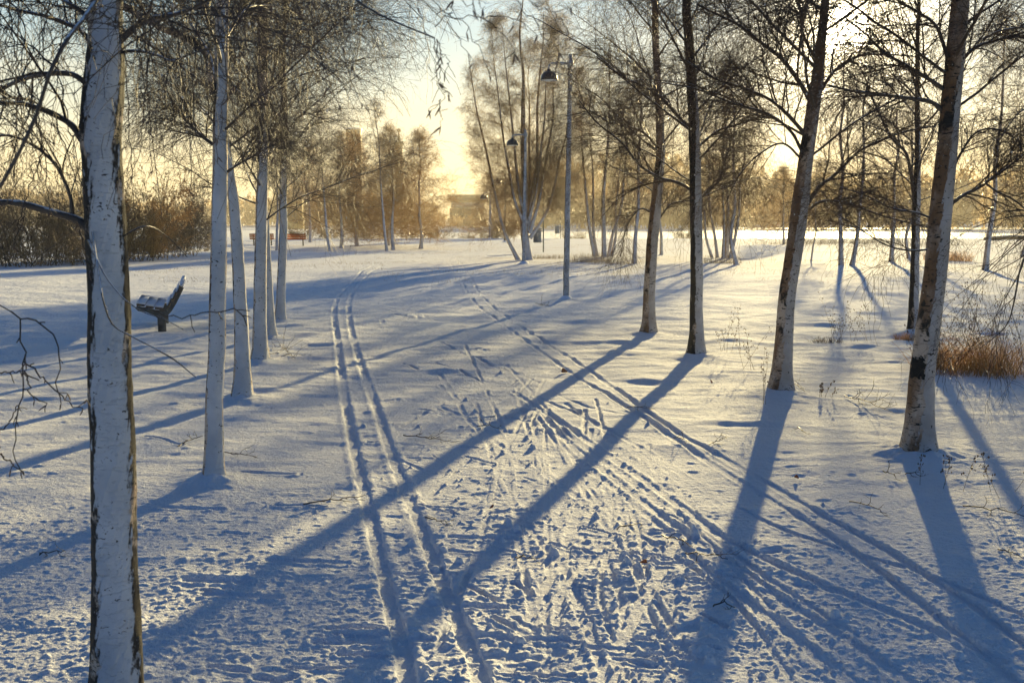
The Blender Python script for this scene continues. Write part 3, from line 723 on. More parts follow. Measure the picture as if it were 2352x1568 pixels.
hang([([(x0, y0), (x0 + dx * .4, y0 + L * .35), (x0 + dx, y0 + L)], Y0 - q) for x0, y0, dx, L, q in
    [(120, -30, -40, 200, .3), (40, 238, -10, 220, .1), (85, 247, 30, 240, .05), (125, 264, 60, 200, .1), (150, 20, -30, 260, .2), (20, 14, 25, 200, .3), (100, 350, -60, 170, .1), (60, 185, 40, 150, 0), (130, 168, 60, 260, .1), (175, 500, 30, 130, .1), (60, 475, -30, 90, .2)]], 6, (2.6, 1.3))

T = near_tree
T("slim straight birch second from the camera on the left", [(490, 1105), (492, 950), (498, 800), (501, 600), (504, 450), (508, 200), (512, 0)], (490, 1105), [36, 38, 38, 36, 34, 31, 28], 8.0, M_TR_A, 102, n1=26, Lmax=2.3, zs=2.3, group=GL, sides=72, step=.012, 
  hand=[([(500, 338), (480, 325), (455, 305), (432, 280), (418, 262), (400, 255)], 13, 6), ([(522, 395), (540, 382), (565, 368), (590, 355), (604, 345), (640, 330)], 9, 3)], dens=1.65)
T("birch leaning left behind the second birch, its snowy flared base to the right of it", [(557, 918), (556, 830), (552, 700), (540, 500), (527, 400), (505, 260), (487, 180), (474, 120), (412, 80), (360, 60)], (556, 918), [36, 34, 30, 25, 23, 22, 21, 21, 18, 14], 6.5, M_TR_A, 103, n1=26, Lmax=2.4, zs=2.4, group=GL, sides=60, step=.02, dens=1.65)
T("upright birch in the left row with a knot in the bark, fourth from the camera", [(596, 835), (597, 700), (599, 560), (603, 400), (604, 200), (606, 0)], (596, 834), [30, 29, 27, 25, 22, 20], 8.5, M_TR_A, 104, n1=28, Lmax=2.7, zs=1.7, group=GL, sides=48, step=.025, dens=1.65)
T("thin birch half hidden behind the fourth birch of the left row, leaning left", [(621, 777), (618, 680), (612, 560), (603, 400), (598, 250), (596, 100)], (621, 777), [21, 19, 17, 16, 14, 12], 8.0, M_TR_A, 105, n1=26, Lmax=2.8, zs=1.7, group=GL, sides=36, step=.03, dens=1.5)
T("farthest birch of the left row, standing apart nearest to the ski track", [(643, 739), (647, 620), (651, 520), (650, 430), (652, 300), (650, 150)], (643, 739), [19, 19, 18, 17, 15, 12], 8.0, M_TR_A, 106, n1=26, Lmax=2.9, zs=1.7, group=GL, sides=36, step=.03, dens=1.5)

T("pale birch farthest back in the right row, short bend halfway up the trunk", [(1490, 765), (1491, 700), (1495, 600), (1503, 510), (1509, 450), (1517, 340), (1511, 200), (1505, 60)], (1490, 765), [26, 26, 26, 26, 24, 20, 17, 15], 8.0, M_TR_C, 107, n1=26, Lmax=2.9, zs=1.9, group=GR, sides=44, step=.025, dens=1.6, twig=M_TWIG_R, droop=1.05,
  hand=[([(1512, 345), (1495, 320), (1470, 300), (1440, 290), (1400, 282), (1370, 262), (1330, 245)], 9, 4), ([(1515, 500), (1540, 470), (1570, 462), (1600, 460)], 7, 3), ([(1500, 490), (1470, 480), (1440, 520), (1425, 590)], 6, 2)])
T("straight birch with dark mossy bark between two paler birches on the right", [(1600, 820), (1600, 740), (1600, 600), (1599, 500), (1597, 400), (1592, 250), (1583, 100), (1578, 0)], (1600, 820), [30, 29, 28, 27, 26, 24, 21, 19], 8.5, M_TR_B, 108, n1=28, Lmax=2.9, zs=2.0, group=GR, sides=54, step=.022, flare=2.0, dens=1.6, twig=M_TWIG_R, droop=1.05,
  hand=[([(1592, 440), (1560, 420), (1520, 410), (1470, 380), (1430, 330), (1370, 280), (1330, 230)], 11, 4), ([(1606, 458), (1630, 435), (1652, 415), (1662, 380), (1678, 330)], 9, 4), ([(1592, 300), (1560, 270), (1520, 225), (1480, 200), (1420, 170), (1370, 130)], 12, 4), ([(1600, 340), (1650, 300), (1700, 285), (1760, 260)], 9, 3)])
T("leaning brown-barked birch whose trunk crosses just left of the low sun", [(1793, 905), (1797, 840), (1806, 700), (1822, 590), (1838, 470), (1848, 390), (1862, 290), (1876, 200), (1885, 110), (1896, 0)], (1793, 905), [41, 40, 38, 38, 38, 33, 31, 28, 22, 18], 9.0, M_TR_C, 109, n1=26, Lmax=3.0, zs=2.3, group=GR, sides=70, step=.018, flare=2.0, dens=1.6, twig=M_TWIG_R, droop=1.05,
  hand=[([(1870, 245), (1830, 180), (1790, 130), (1750, 100), (1700, 60), (1650, 35), (1600, 10)], 16, 6), ([(1858, 320), (1820, 275), (1770, 230), (1700, 200), (1640, 180), (1560, 130)], 13, 5), ([(1848, 360), (1815, 300), (1760, 260), (1690, 240), (1600, 205), (1520, 190)], 11, 4),
        ([(1855, 470), (1880, 430), (1920, 400), (1970, 350), (2030, 320), (2090, 300), (2150, 290)], 13, 4), ([(1858, 482), (1890, 462), (1950, 468), (2010, 490), (2060, 505), (2120, 520)], 10, 4), ([(1880, 215), (1920, 160), (1970, 130), (2030, 125), (2100, 130)], 12, 4),
        ([(1845, 370), (1800, 330), (1750, 350), (1700, 400), (1660, 480)], 8, 2), ([(1870, 130), (1845, 80), (1838, 20), (1830, -40)], 10, 6)])
T("thick leaning birch nearest on the right, white bark with a black scar near its foot", [(2110, 1045), (2112, 960), (2122, 830), (2140, 690), (2152, 600), (2160, 500), (2172, 380), (2183, 250), (2195, 120), (2206, 0), (2215, -120)], (2110, 1045), [66, 58, 54, 52, 50, 49, 46, 42, 40, 37, 33], 8.5, M_TR_C, 110, n1=24, Lmax=2.5, zs=2.5, group=GR, sides=100, step=.011, flare=1.7, dens=1.5, twig=M_TWIG_R, droop=1.05,
  hand=[([(2168, 260), (2140, 235), (2080, 225), (2000, 215), (1960, 210), (1900, 195)], 15, 6), ([(2176, 210), (2130, 180), (2080, 150), (2030, 120), (1990, 80), (1940, 40)], 14, 5), ([(2176, 130), (2150, 60), (2110, 30), (2060, 0), (2000, -30)], 12, 5),
        ([(2184, 470), (2210, 450), (2250, 430), (2270, 415), (2320, 380), (2370, 340)], 12, 6), ([(2262, 420), (2290, 440), (2330, 460), (2370, 495), (2400, 540)], 7, 4), ([(2185, 395), (2220, 330), (2250, 300), (2300, 300), (2360, 340)], 9, 3), ([(2155, 510), (2110, 490), (2050, 478), (1990, 450), (1930, 430)], 8, 3),
        ([(2155, 570), (2090, 575), (2030, 560), (1960, 515), (1890, 470)], 7, 2), ([(2200, 150), (2240, 110), (2300, 90), (2370, 70)], 12, 6)])
T("dark forked birch standing right behind the thick right-hand birch", [(2097, 772), (2099, 700), (2102, 600), (2104, 500), (2106, 430), (2108, 330), (2107, 200)], (2097, 772), [22, 21, 19, 18, 16, 12, 10], 7.5, M_TR_B, 111, n1=24, Lmax=2.6, zs=2.0, group=GR, sides=36, step=.03,
  hand=[([(2100, 450), (2092, 400), (2080, 350), (2050, 320), (2020, 260), (1990, 200)], 12, 5)])
# two birches just outside the frame whose limbs reach in at the top right
T("drooping birch limbs reaching in at the top right corner, trunk outside the frame", [(2640, 1000), (2635, 700), (2630, 400), (2620, 100)], np.array([4.35, 6.7, 0.0]), [50, 44, 38, 30], 8.0, M_TR_A, 112, n1=26, Lmax=2.6, zs=2.4, sides=24, step=.05, droop=1.4, group=GR,
  hand=[([(2600, 420), (2500, 470), (2420, 480), (2350, 600), (2330, 690), (2310, 750), (2250, 800)], 14, 2), ([(2600, 250), (2480, 200), (2400, 230), (2340, 260), (2290, 330)], 12, 3), ([(2600, 100), (2500, 60), (2400, 60), (2300, 70), (2240, 100)], 12, 3)])
# black scar on the nearest right trunk is a patch of bare burnt bark
def scar():
    tr = [o for o in COL.objects if o.get('label', '').startswith('thick leaning birch nearest')][0].children[0]
    b = np.array(tr.parent.location)
    V, Q = [], []
    nA, nZ = 16, 18; z0 = PD(2110, 870, b[1])[2]; z1 = PD(2110, 815, b[1])[2]
    for i in range(nZ):
        z = z0 + (z1 - z0) * i / (nZ - 1); vy = 870 - 55 * i / (nZ - 1)
        cx = PD(np.interp(-vy, [-1045, -960, -830, -690], [2110, 2112, 2122, 2140]), vy, b[1])[0]
        for j in range(nA):
            a = R(178 + 84 * j / (nA - 1)) + .12 * float(gn(np.array([i / 2.5]), np.array([j / 15.]), 3)[0])
            e = min(j, nA - 1 - j, i, nZ - 1 - i) ; rr = .0915 + (.0035 if e > 0 else -.012)
            V.append([cx + rr * math.cos(a), b[1] + rr * math.sin(a), z + .02 * float(gn(np.array([j / 3.]), np.array([2. if i > 8 else 7.]), 4)[0]) * (abs(i - 8.5) / 8.5)])
    for i in range(nZ - 1):
        for j in range(nA - 1):
            e = min(j / 3., (nA - 2 - j) / 3., i / 3., (nZ - 2 - i) / 3.)
            if e + .9 * float(gn(np.array([i / 1.7]), np.array([j / 1.7]), 6)[0]) < .25: continue
            Q.append([i * nA + j, i * nA + j + 1, (i + 1) * nA + j + 1, (i + 1) * nA + j])
    mesh_obj("bark_scar", V, np.array(Q), plain("black_bark", (.012, .011, .010), .9, 0, 30, .4, .9), tr, True, origin=b)
scar()

# ------------------------------------------------------------------ birches farther off: kinds built once, copied
def far_kind(name, stems, seed, n1, Lmax, zs, e, K2, mats, lk=.5, thick=2.2, drops=1200, dr=(.006, .012), droop=.8, lim_az=True, mound=False, sides=12, lenk=1.0, tap=.82, power=1.3, zexp=1.05, fall=.6, n2=9, n3=5, n4=3):
    """stems: list of (points (k,3), radii)"""
    rng = np.random.default_rng(seed); root = empty(name)
    vs, fs, n = [], [], 0; P_, R_ = [], []
    for k, (p, r) in enumerate(stems):
        V, f, C, rr = trunk_mesh(np.array(p, float), np.array(r, float), sides, .10, seed + k, 1.35, .2, .05)
        vs.append(V); fs.append(f + n); n += len(V)
        azb = math.atan2(p[-1][1] - p[0][1], p[-1][0] - p[0][0]) if len(stems) > 1 and lim_az else None
        a, b = limbs(C, rr, zs, p[-1][2], Lmax if isinstance(Lmax, float) else Lmax[k], rng, n1, e[0], e[1], K=10, lk=lk, azb=azb, tap=tap, power=power, zexp=zexp)
        P_.append(a); R_.append(np.maximum(b, .006))
    P_ = np.concatenate(P_); R_ = np.concatenate(R_)
    tr = mesh_obj("trunk", np.concatenate(vs), np.concatenate(fs), mats[0], root, True, origin=(0, 0, 0))
    S = grow(P_, R_, n2, (.10, .98), lambda t, L: lenk * (.2 + .40 * L * (1 - fall * t)), 46, 6, (.03, -.08 * droop), .13, .6, rng, .4, .3, .0035 * thick, .25)
    T_ = grow(*S, n3, (.1, 1), lambda t, L: lenk * (.16 + .36 * L), 44, 5, (0, -.2 * droop), .2, .7, rng, .6, .2, .0022 * thick)
    Q = grow(*T_, n4, (.1, 1), lambda t, L: lenk * (.10 + .32 * L), 42, 3, (0, -.25 * droop), .25, .8, rng, .7, .1, .0017 * thick)
    for A in (S[0], T_[0], Q[0]): A[..., 2] = np.maximum(A[..., 2], .25)
    crown_mesh("crown", [(P_, R_), S, T_, Q], root, (0, 0, 0), [mats[1], M_ICE], rng, drops, dr, sides=(5, 3, 3, 3))
    return root
def st(h, lean=(0, 0), r=.08, w=.06, seed=0, x0=(0, 0), curve=.35, z0=0):
    rng = np.random.default_rng(seed); z = np.linspace(0, 1, 8)
    p = [[x0[0] + lean[0] * (q ** (1 - curve)) + w * rng.normal() * (q > 0), x0[1] + lean[1] * (q ** (1 - curve)) + w * rng.normal() * (q > 0), z0 + (h - z0) * q - .08] for q in z]
    return p, list(r * (1 - .88 * z ** .9))
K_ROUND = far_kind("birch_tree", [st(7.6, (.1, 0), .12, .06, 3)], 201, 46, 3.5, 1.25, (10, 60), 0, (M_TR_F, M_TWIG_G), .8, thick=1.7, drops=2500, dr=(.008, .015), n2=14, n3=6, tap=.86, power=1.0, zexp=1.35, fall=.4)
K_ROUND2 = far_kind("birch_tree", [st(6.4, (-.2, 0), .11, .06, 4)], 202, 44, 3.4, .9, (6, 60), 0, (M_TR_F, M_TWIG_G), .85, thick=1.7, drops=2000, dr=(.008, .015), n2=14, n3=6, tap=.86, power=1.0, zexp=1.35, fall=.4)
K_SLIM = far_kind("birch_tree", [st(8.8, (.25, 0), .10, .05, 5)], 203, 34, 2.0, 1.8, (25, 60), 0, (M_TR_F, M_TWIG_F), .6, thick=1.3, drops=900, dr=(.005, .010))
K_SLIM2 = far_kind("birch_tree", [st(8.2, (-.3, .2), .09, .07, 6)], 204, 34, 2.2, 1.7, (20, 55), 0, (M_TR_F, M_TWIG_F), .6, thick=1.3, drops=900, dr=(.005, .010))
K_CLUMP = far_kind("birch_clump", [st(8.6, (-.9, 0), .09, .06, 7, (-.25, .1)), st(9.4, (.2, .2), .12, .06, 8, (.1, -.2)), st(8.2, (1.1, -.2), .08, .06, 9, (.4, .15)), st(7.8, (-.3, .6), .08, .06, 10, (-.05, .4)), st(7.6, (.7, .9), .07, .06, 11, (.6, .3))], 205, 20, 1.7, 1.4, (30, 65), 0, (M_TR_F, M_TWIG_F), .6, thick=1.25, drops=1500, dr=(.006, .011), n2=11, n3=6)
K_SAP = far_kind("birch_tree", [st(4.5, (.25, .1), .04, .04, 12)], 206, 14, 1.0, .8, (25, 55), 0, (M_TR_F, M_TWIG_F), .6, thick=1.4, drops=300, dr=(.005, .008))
# tall many-stemmed birch in the middle of the picture
bs = GG(1213, 598)
big = far_kind("birch_tree", [st(10.8, (-.3, .1), .19, .05, 21, (0, 0)), st(10.3, (.5, .3), .10, .05, 22, (.05, .05), .35, 1.3), st(9.6, (-1.0, 0), .08, .05, 23, (-.05, 0), .4, 1.6), st(8.6, (-2.2, .1), .09, .04, 24, (-.38, .2), .3),
     st(9.6, (1.2, -.1), .08, .05, 25, (.06, 0), .4, 1.2), st(8.4, (2.0, .4), .07, .05, 26, (.08, 0), .4, 1.0), st(8.8, (.1, 1.0), .08, .05, 27, (0, .08), .35, 1.5), st(9.2, (-1.5, -.5), .07, .05, 28, (-.08, 0), .4, 1.4), st(9.0, (.8, -.9), .07, .05, 29, (.05, -.05), .4, 1.8)],
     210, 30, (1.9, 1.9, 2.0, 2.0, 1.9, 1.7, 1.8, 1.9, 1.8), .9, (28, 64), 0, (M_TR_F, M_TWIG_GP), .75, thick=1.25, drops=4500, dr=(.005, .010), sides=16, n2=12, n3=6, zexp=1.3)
big.location = bs; tag(big, "tall many-stemmed birch with an upright brushy crown behind the second lamp post", "tree")
used = set()
def put(kind, vx, vy, rz, s, label, group):
    o = kind if kind.name not in used else copy_tree(kind)
    used.add(kind.name)
    p = GG(vx, vy); o.location = p; o.rotation_euler = (0, 0, rz); o.scale = (s, s, s) if not isinstance(s, tuple) else s
    o['label'] = label; o['category'] = 'tree'
    for k in ('group',):
        if group: o['group'] = group
        elif k in o: del o[k]
    return o
GM = "bare birches in the clearing left of the bend"; GF = "slender birches in the sunlit snow on the right"
K_THIN = far_kind("birch_tree", [st(8.6, (-.55, 0), .085, .05, 31)], 207, 20, 1.5, 3.2, (25, 60), 0, (M_TR_F, M_TWIG_F), .6, thick=1.7, drops=500, dr=(.006, .011))
put(K_THIN, 757, 577, 0, .95, "thin white-stemmed birch at the left edge of the middle clearing", GM)
put(K_ROUND, 784, 569, .4, .93, "broad birch forking low, second from left in the clearing", GM)
put(K_ROUND2, 820, 565, 2.0, 1.12, "round-crowned birch behind the gap between the forked birch and the twin birches", GM)
put(K_THIN, 889, 576, .2, 1.0, "white birch stem leaning left in front of the dark-trunked twin", GM)
put(K_ROUND, 903, 573, 3.3, .93, "dark-trunked birch beside the leaning white stem in the clearing", GM)
put(K_ROUND2, 893, 565, 4.1, 1.0, "birch half hidden between the white stem and the dark trunk", GM)
put(K_ROUND2, 967, 570, 5.2, 1.1, "low wide birch standing alone at the right end of the clearing", GM)
put(K_SLIM, 636, 573, 1.0, .9, "thin birch between the two orange benches", GM)
put(K_ROUND, 712, 556, 1.2, 1.0, "golden birch farther back behind the orange benches", GM)
put(K_ROUND2, 1130, 548, 1.0, .92, "bushy birch at the shore left of the tall many-stemmed birch", None)
put(K_CLUMP, 1380, 592, .2, .98, "clump of birch stems right of the nearest lamp post", None)
put(K_SLIM, 1457, 605, .5, .9, "single white birch between the birch clump and the right row", GF)
put(K_SLIM2, 1519, 585, 1.5, .9, "birch stem just behind the farthest trunk of the right row", GF)
put(K_CLUMP, 1668, 592, 2.4, .9, "clump of birch stems between the mossy birch and the brown leaning birch", None)
put(K_SLIM2, 1692, 609, .2, .95, "white birch stem at the right edge of the clump beside the brown leaning birch", GF)
put(K_SAP, 1863, 597, .2, 1.0, "thin birch sapling right of the brown leaning birch", GF)
put(K_SLIM, 1932, 611, 2.2, .95, "left one of the two close birches casting shadows towards the camera", GF)
put(K_SLIM2, 1957, 612, 4.0, .98, "right one of the two close birches casting shadows towards the camera", GF)
put(K_SLIM, 2047, 602, 4.4, .92, "lone birch left of the dark forked birch, casting a slanting shadow", GF)
put(K_SLIM2, 2088, 596, 5.3, .85, "birch seen just left of the dark forked trunk, partly hidden", GF)
put(K_SLIM, 2263, 621, 5.8, 1.0, "birch farthest right in the sunlit snow, behind the dry grass", GF)
put(K_SLIM2, 2345, 590, 2.8, .9, "birch at the right edge of the picture beyond the dark log", GF)
put(K_ROUND2, 1800, 560, .8, .85, "low round birch at the shore beyond the brown leaning birch", GF)
# birches outside the frame on the right, towards the sun, whose long shadows cross the slope
for k, (x, y, rz, s) in enumerate([(9.5, 22, 0, 1), (13.5, 30, 2, 1.0), (8.2, 27.5, 4, .95)]):
    pass

# ------------------------------------------------------------------ lamp posts
def lamp_post(base, top_vy, armlen, w, label, lampw, mat, seed):
    b = GG(*base); Y = b[1]; rng = np.random.default_rng(seed)
    h = PD(base[0], top_vy, Y)[2] - b[2]; root = empty("lamp_post", b); tag(root, label, "lamp post", "lamp posts beside the ski tracks")
    r = w / 2 / F * Y; lean = .012 * h
    V, f, C, rr = trunk_mesh(np.array([[0, 0, -.1], [lean * .3, 0, h * .35], [lean * .7, 0, h * .7], [lean, 0, h]]), np.array([r, r * .95, r * .8, r * .62]), 28, .03, seed, 1.0, .1, .05)
    pole = mesh_obj("pole", V, f, mat, root, True, origin=(0, 0, 0))
    k = MB(); k.lathe([(r * 3.0, -.02), (r * 2.4, .04), (r * 1.5, .085), (r * .9, .11)], 24); k.build("snow_collar", M_PSNOW, pole, True)
    k = MB(); z = h - .16; k.tube([[lean, 0, z], [lean - armlen * .5, 0, z + .01], [lean - armlen + .04, 0, z + .0], [lean - armlen, 0, z - .04]], [.03, .026, .024, .022], 12)
    k.lathe([(0, h + .05), (r * .5, h + .03), (r * .66, h - .03)], 16, (lean, 0, 0))
    k.lathe([(r * .62 + .02, z - .07), (r * .62 + .028, z - .06), (r * .62 + .028, z + .06), (r * .62 + .02, z + .07)], 20, (lean, 0, 0))
    k.tube([[lean - armlen, 0, z - .03], [lean - armlen, 0, z - .13]], [.018, .022], 10)
    arm = k.build("arm", M_GALV, root, True)
    q = lampw; zc = z - .12
    k = MB(); k.lathe([(0, zc + .01), (.18 * q, zc), (.2 * q, zc - .12 * q), (.5 * q, zc - .24 * q), (.72 * q, zc - .5 * q), (.82 * q, zc - .95 * q), (.80 * q, zc - .98 * q), (.6 * q, zc - .6 * q), (.3 * q, zc - .34 * q), (0, zc - .3 * q)], 28, (lean - armlen, 0, 0))
    sh = k.build("lamp_shade", M_BLACK, root, True)
    k = MB(); k.lathe([(.74 * q, zc - .92 * q), (.6 * q, zc - 1.0 * q), (.3 * q, zc - 1.05 * q), (0, zc - 1.06 * q)], 24, (lean - armlen, 0, 0)); k.build("diffuser", M_LENS, sh, True)
    
    MOUNDS.append((b[0], b[1], .3, .05))
    return root
lamp_post((1300, 690), 128, .44, 13.5, "nearest lamp post, mottled with snow, between the bend and the birch rows", .225, M_POLE, 301)
lamp_post((1203, 607), 300, .50, 8.5, "grey lamp post with a black bell lamp in front of the tall many-stemmed birch", .28, M_POLE, 302)
lamp_post((1125, 550), 438, .55, 4.2, "distant lamp post left of the many-stemmed birch, near the shore bushes", .42, M_POLE, 303)
lamp_post((1159, 556), 400, .6, 4.4, "distant lamp post between the shore bushes and the many-stemmed birch, dark upper half", .45, M_GREEN, 304)

# litter bins on thin posts
def bin_post(base, top, side, s, label):
    b = GG(*base); Y = b[1]; root = empty("litter_bin", b); tag(root, label, "litter bin", "litter bins on posts near the shore")
    h = PD(base[0], top, Y)[2] - b[2]
    k = MB(); k.tube([[0, 0, -.05], [0, 0, h * .5], [0, 0, h]], [.035, .033, .03], 12); k.build("post", M_GREEN, root, True)
    k = MB(); k.box((-.36, 0, .95), (.46, .36, .80), None, .03); body = k.build("bin_body", M_BIN, root)
    k = MB(); k.box((-.36, 0, 1.40), (.54, .42, .04), [[math.cos(.2), 0, math.sin(.2)], [0, 1, 0], [-math.sin(.2), 0, math.cos(.2)]], .01); k.build("lid", M_BIN, body)
    k = MB(); k.box((-.07, 0, .62), (.16, .05, .04)); k.box((-.07, 0, 1.22), (.16, .05, .04)); k.build("bracket", M_GALV, root)
    k = MB(); k.box((-.36, 0, 1.455), (.46, .34, .05), [[math.cos(.2), 0, math.sin(.2)], [0, 1, 0], [-math.sin(.2), 0, math.cos(.2)]], .02); k.build("snow_cap", M_PSNOW, body, True)
    root.scale = (s, s, s); return root
bin_post((1248, 578), 425, 0, .92, "grey litter bin on a post right of the many-stemmed birch")
bin_post((1287, 549), 470, 0, .82, "smaller farther litter bin on a post by the lake shore")

# ------------------------------------------------------------------ benches
def bench_near():
    b = GG(372, 763); root = empty("park_bench", b, R(0)); root.scale = (.92, .92, .95); tag(root, "snow-covered park bench seen from its end, left of the birch row", "bench")
    L = 1.7; ax = nrm(np.array([.045 - .36, 1.0, 0]));                     # runs away from the camera
    rt = np.array([ax[1], -ax[0], 0]); up = np.array([0, 0, 1.])
    def pt(r_, z_, a_): return rt * r_ + up * z_ + ax * a_
    seat = [(-.36, .42), (-.20, .385), (-.04, .355), (.10, .335)]           # section of seat slats from front edge to the crook
    # side frames: V-shaped cast frame on a single post
    for a in (.12, L - .12):
        k = MB(); poly = [(-.40, .39), (-.36, .345), (-.24, .33), (-.12, .27), (-.06, .22), (.07, .22), (.10, .26), (.17, .34), (.24, .45), (.33, .62), (.37, .70), (.335, .715), (.26, .58), (.19, .46), (.12, .365), (.02, .345), (-.10, .355), (-.24, .39), (-.38, .425)]
        n = len(poly); V = [pt(x, z, a - .035) for x, z in poly] + [pt(x, z, a + .035) for x, z in poly]
        f4 = [[i, (i + 1) % n, n + (i + 1) % n, n + i] for i in range(n)]
        me = bpy.data.meshes.new("side_frame"); me.from_pydata([tuple(v) for v in V], [], f4 + [list(range(n))[::-1], list(range(n, 2 * n))]); me.materials.append(M_CONC)
        fr = bpy.data.objects.new("side_frame", me); COL.objects.link(fr); fr.parent = root
        k = MB(); k.box(pt(0, .10, a), (.13, .10, .27), [[rt[0], ax[0], 0], [rt[1], ax[1], 0], [0, 0, 1]], .01); k.build("leg", M_CONC, fr)
    def slat(name, c, ang, wd, th, mat, parent, bev=.006, ln=L, nz=0):
        d = rt * math.cos(ang) + up * math.sin(ang); nn = -rt * math.sin(ang) + up * math.cos(ang)
        k = MB(); k.box(pt(c[0], c[1], L / 2), (wd, ln, th), np.column_stack([d, ax, nn]), bev)
        return k.build(name, mat, parent), d, nn
    se = None
    for i, (c, a) in enumerate([((-.315, .445), -.14), ((-.175, .41), -.16), ((-.035, .385), -.1)]):
        o, d, nn = slat("seat_slat", c, a, .125, .032, M_WOOD, root)
        slat("snow_layer", (c[0] + nn @ rt * .028, c[1] + nn[2] * .028), a, .139, .034, M_PSNOW, o, .006, L * .985)
    for i, f in enumerate((.10, .42, .74)):
        c = (.115 + .235 * f + .0, .42 + .36 * f * .92); a = math.atan2(.36, .20)
        o, d, nn = slat("back_slat", (c[0], c[1]), a, .10, .03, M_WOOD, root)
        slat("snow_layer", (c[0] + nn @ rt * .026, c[1] + nn[2] * .026), a, .085, .028, M_PSNOW, o, .012, L * .97)
    slat("snow_layer", (.345, .775), math.atan2(.36, .2), .10, .06, M_PSNOW, root, .02, L * .98)
bench_near()
def bench_far(vx0, vx1, vy, label, mk=True):
    a = GG(vx0, vy); b = GG(vx1, vy); c = (a + b) / 2; L = abs(b[0] - a[0]) + .2
    root = empty("park_bench", c); tag(root, label, "bench", "orange wooden benches in front of the lake")
    for i, (z, dy_, th) in enumerate([(.46, -.02, .11), (.60, -.06, .11), (.73, -.10, .11)]):
        k = MB(); k.box((0, dy_ - .05, z), (L, .03, th), [[1, 0, 0], [0, .97, .24], [0, -.24, .97]], .006); k.build("back_slat", M_ORANGE, root)
    for i, dy_ in enumerate((.05, .18, .31)):
        k = MB(); k.box((0, dy_, .43), (L, .11, .03), None, .006); k.build("seat_slat", M_ORANGE, root)
    for x in (-L * .36, L * .36):
        k = MB(); k.box((x, .10, .20), (.07, .09, .44), None, .01); k.box((x, .14, .395), (.06, .40, .04), None, .008); k.box((x, -.02, .58), (.06, .035, .40), [[1, 0, 0], [0, .97, .24], [0, -.24, .97]], .008)
        k.build("leg", M_BLACK, root)
    k = MB(); k.box((0, .18, .46), (L * .98, .36, .035), None, .015); k.build("snow_layer", M_PSNOW, root, True)
    return root
bench_far(650, 700, 566, "orange wooden bench right of the thin birch, facing the lake")
bench_far(578, 627, 564, "orange wooden bench mostly hidden behind the left birch row")

# ------------------------------------------------------------------ shrubs and bushes
def shrub_kind(seed, n, h, spread, name="shrub", mat=None, leafy=2500, thick=2.6, lean=.55, n2=8, n3=6, clump=.8, lmat=None):
    rng = np.random.default_rng(seed); root = empty(name); P, Rr = [], []; K = 9
    for k in range(n):
        az = rng.uniform(0, 6.28); rad = spread * math.sqrt(rng.random()) * clump; p = np.array([rad * math.cos(az), rad * math.sin(az), -.05])
        a2 = az + rng.normal() * .6; el = R(rng.uniform(55, 86) - 25 * lean * rad / max(spread, .1)); L = h * rng.uniform(.35, 1.12) * (1 - .35 * rad / spread)
        d = np.array([math.cos(a2) * math.cos(el), math.sin(a2) * math.cos(el), math.sin(el)]); q = [p]
        for j in range(1, K):
            d = nrm(d + .07 * rng.normal(size=3) + np.array([0, 0, .02 - .06 * j / K])); q.append(q[-1] + d * L / (K - 1))
        P.append(q); Rr.append(np.linspace(1, .25, K) * .011 * h / 3)
    P = np.array(P); Rr = np.array(Rr)
    V, f = tubes(P, Rr, 5); mesh_obj("stem", V, f, M_BRANCH, root, True)
    S = grow(P, Rr, n2, (.03, 1), lambda t, L: .12 + .30 * L * (1 - .4 * t), 38, 5, (.05, .0), .16, .6, rng, .5, .1, .003 * thick)
    T_ = grow(*S, n3, (.1, 1), lambda t, L: .08 + .38 * L, 42, 4, (0, -.05), .25, .8, rng, .6, .1, .002 * thick)
    Vs, Fs, m0 = [], [], 0
    for A in (S, T_):
        A[0][..., 2] = np.maximum(A[0][..., 2], .05); V, f = tubes(*A, 3); Vs.append(V); Fs.append(f + m0); m0 += len(V)
    F4 = np.concatenate(Fs); c = pick(T_[0], leafy, rng); V, f = octa(c, rng.uniform(.010, .026, leafy), rng, 1.2); Vs.append(V)
    mi = np.r_[np.zeros(len(F4), int), np.ones(len(f), int)]
    mesh_obj("foliage", np.concatenate(Vs), [F4, f + m0], [mat or M_SHRUB, lmat or M_SHRUB_L], root, True, mi)
    return root
M_SHRUB_L = twig_material("withered_leaf", (.11, .085, .055), (.20, .155, .10), .25, .1)
M_GOLD_L = twig_material("golden_withered_leaf", (.22, .14, .06), (.34, .23, .11), .45, .1)
S1 = shrub_kind(401, 28, 4.2, 1.7, leafy=4500, n2=12, n3=8); S2 = shrub_kind(402, 30, 3.4, 1.8, leafy=6500, n2=13, n3=8); S3 = shrub_kind(403, 22, 1.6, 1.0, thick=1.8, leafy=1500)
S4 = shrub_kind(404, 30, 3.0, 1.5, mat=M_TWIG_G, lmat=M_GOLD_L, leafy=6500, n2=10, n3=8)
GS = "tall bare shrubs at the left edge of the clearing"
def puts(kind, vx, vy, rz, s, label, group=None, cat='shrub'):
    o = put(kind, vx, vy, rz, s, label, group); o['category'] = cat; return o
puts(S1, 20, 612, 0, (1.1, 1, .95), "dark shrub at the far left edge of the picture", GS)
puts(S1, 100, 608, 1.3, (1.25, 1.1, 1.35), "tallest dark shrub at the left, seen through the hanging twigs", GS)
puts(S2, 172, 604, 2.2, (1.1, 1, 1.35), "dark shrub just left of the nearest birch trunk", GS)
puts(S1, 245, 598, 3.1, (1.0, 1.0, 1.0), "shrub mostly hidden behind the nearest birch trunk", GS)
puts(S4, 318, 596, 0, (1.2, 1.0, 1.50), "golden-brown leafy shrub right of the nearest birch trunk", GS)
puts(S2, 378, 588, .6, (1.1, 1, 1.35), "brown shrub at the right end of the shrub row", GS)
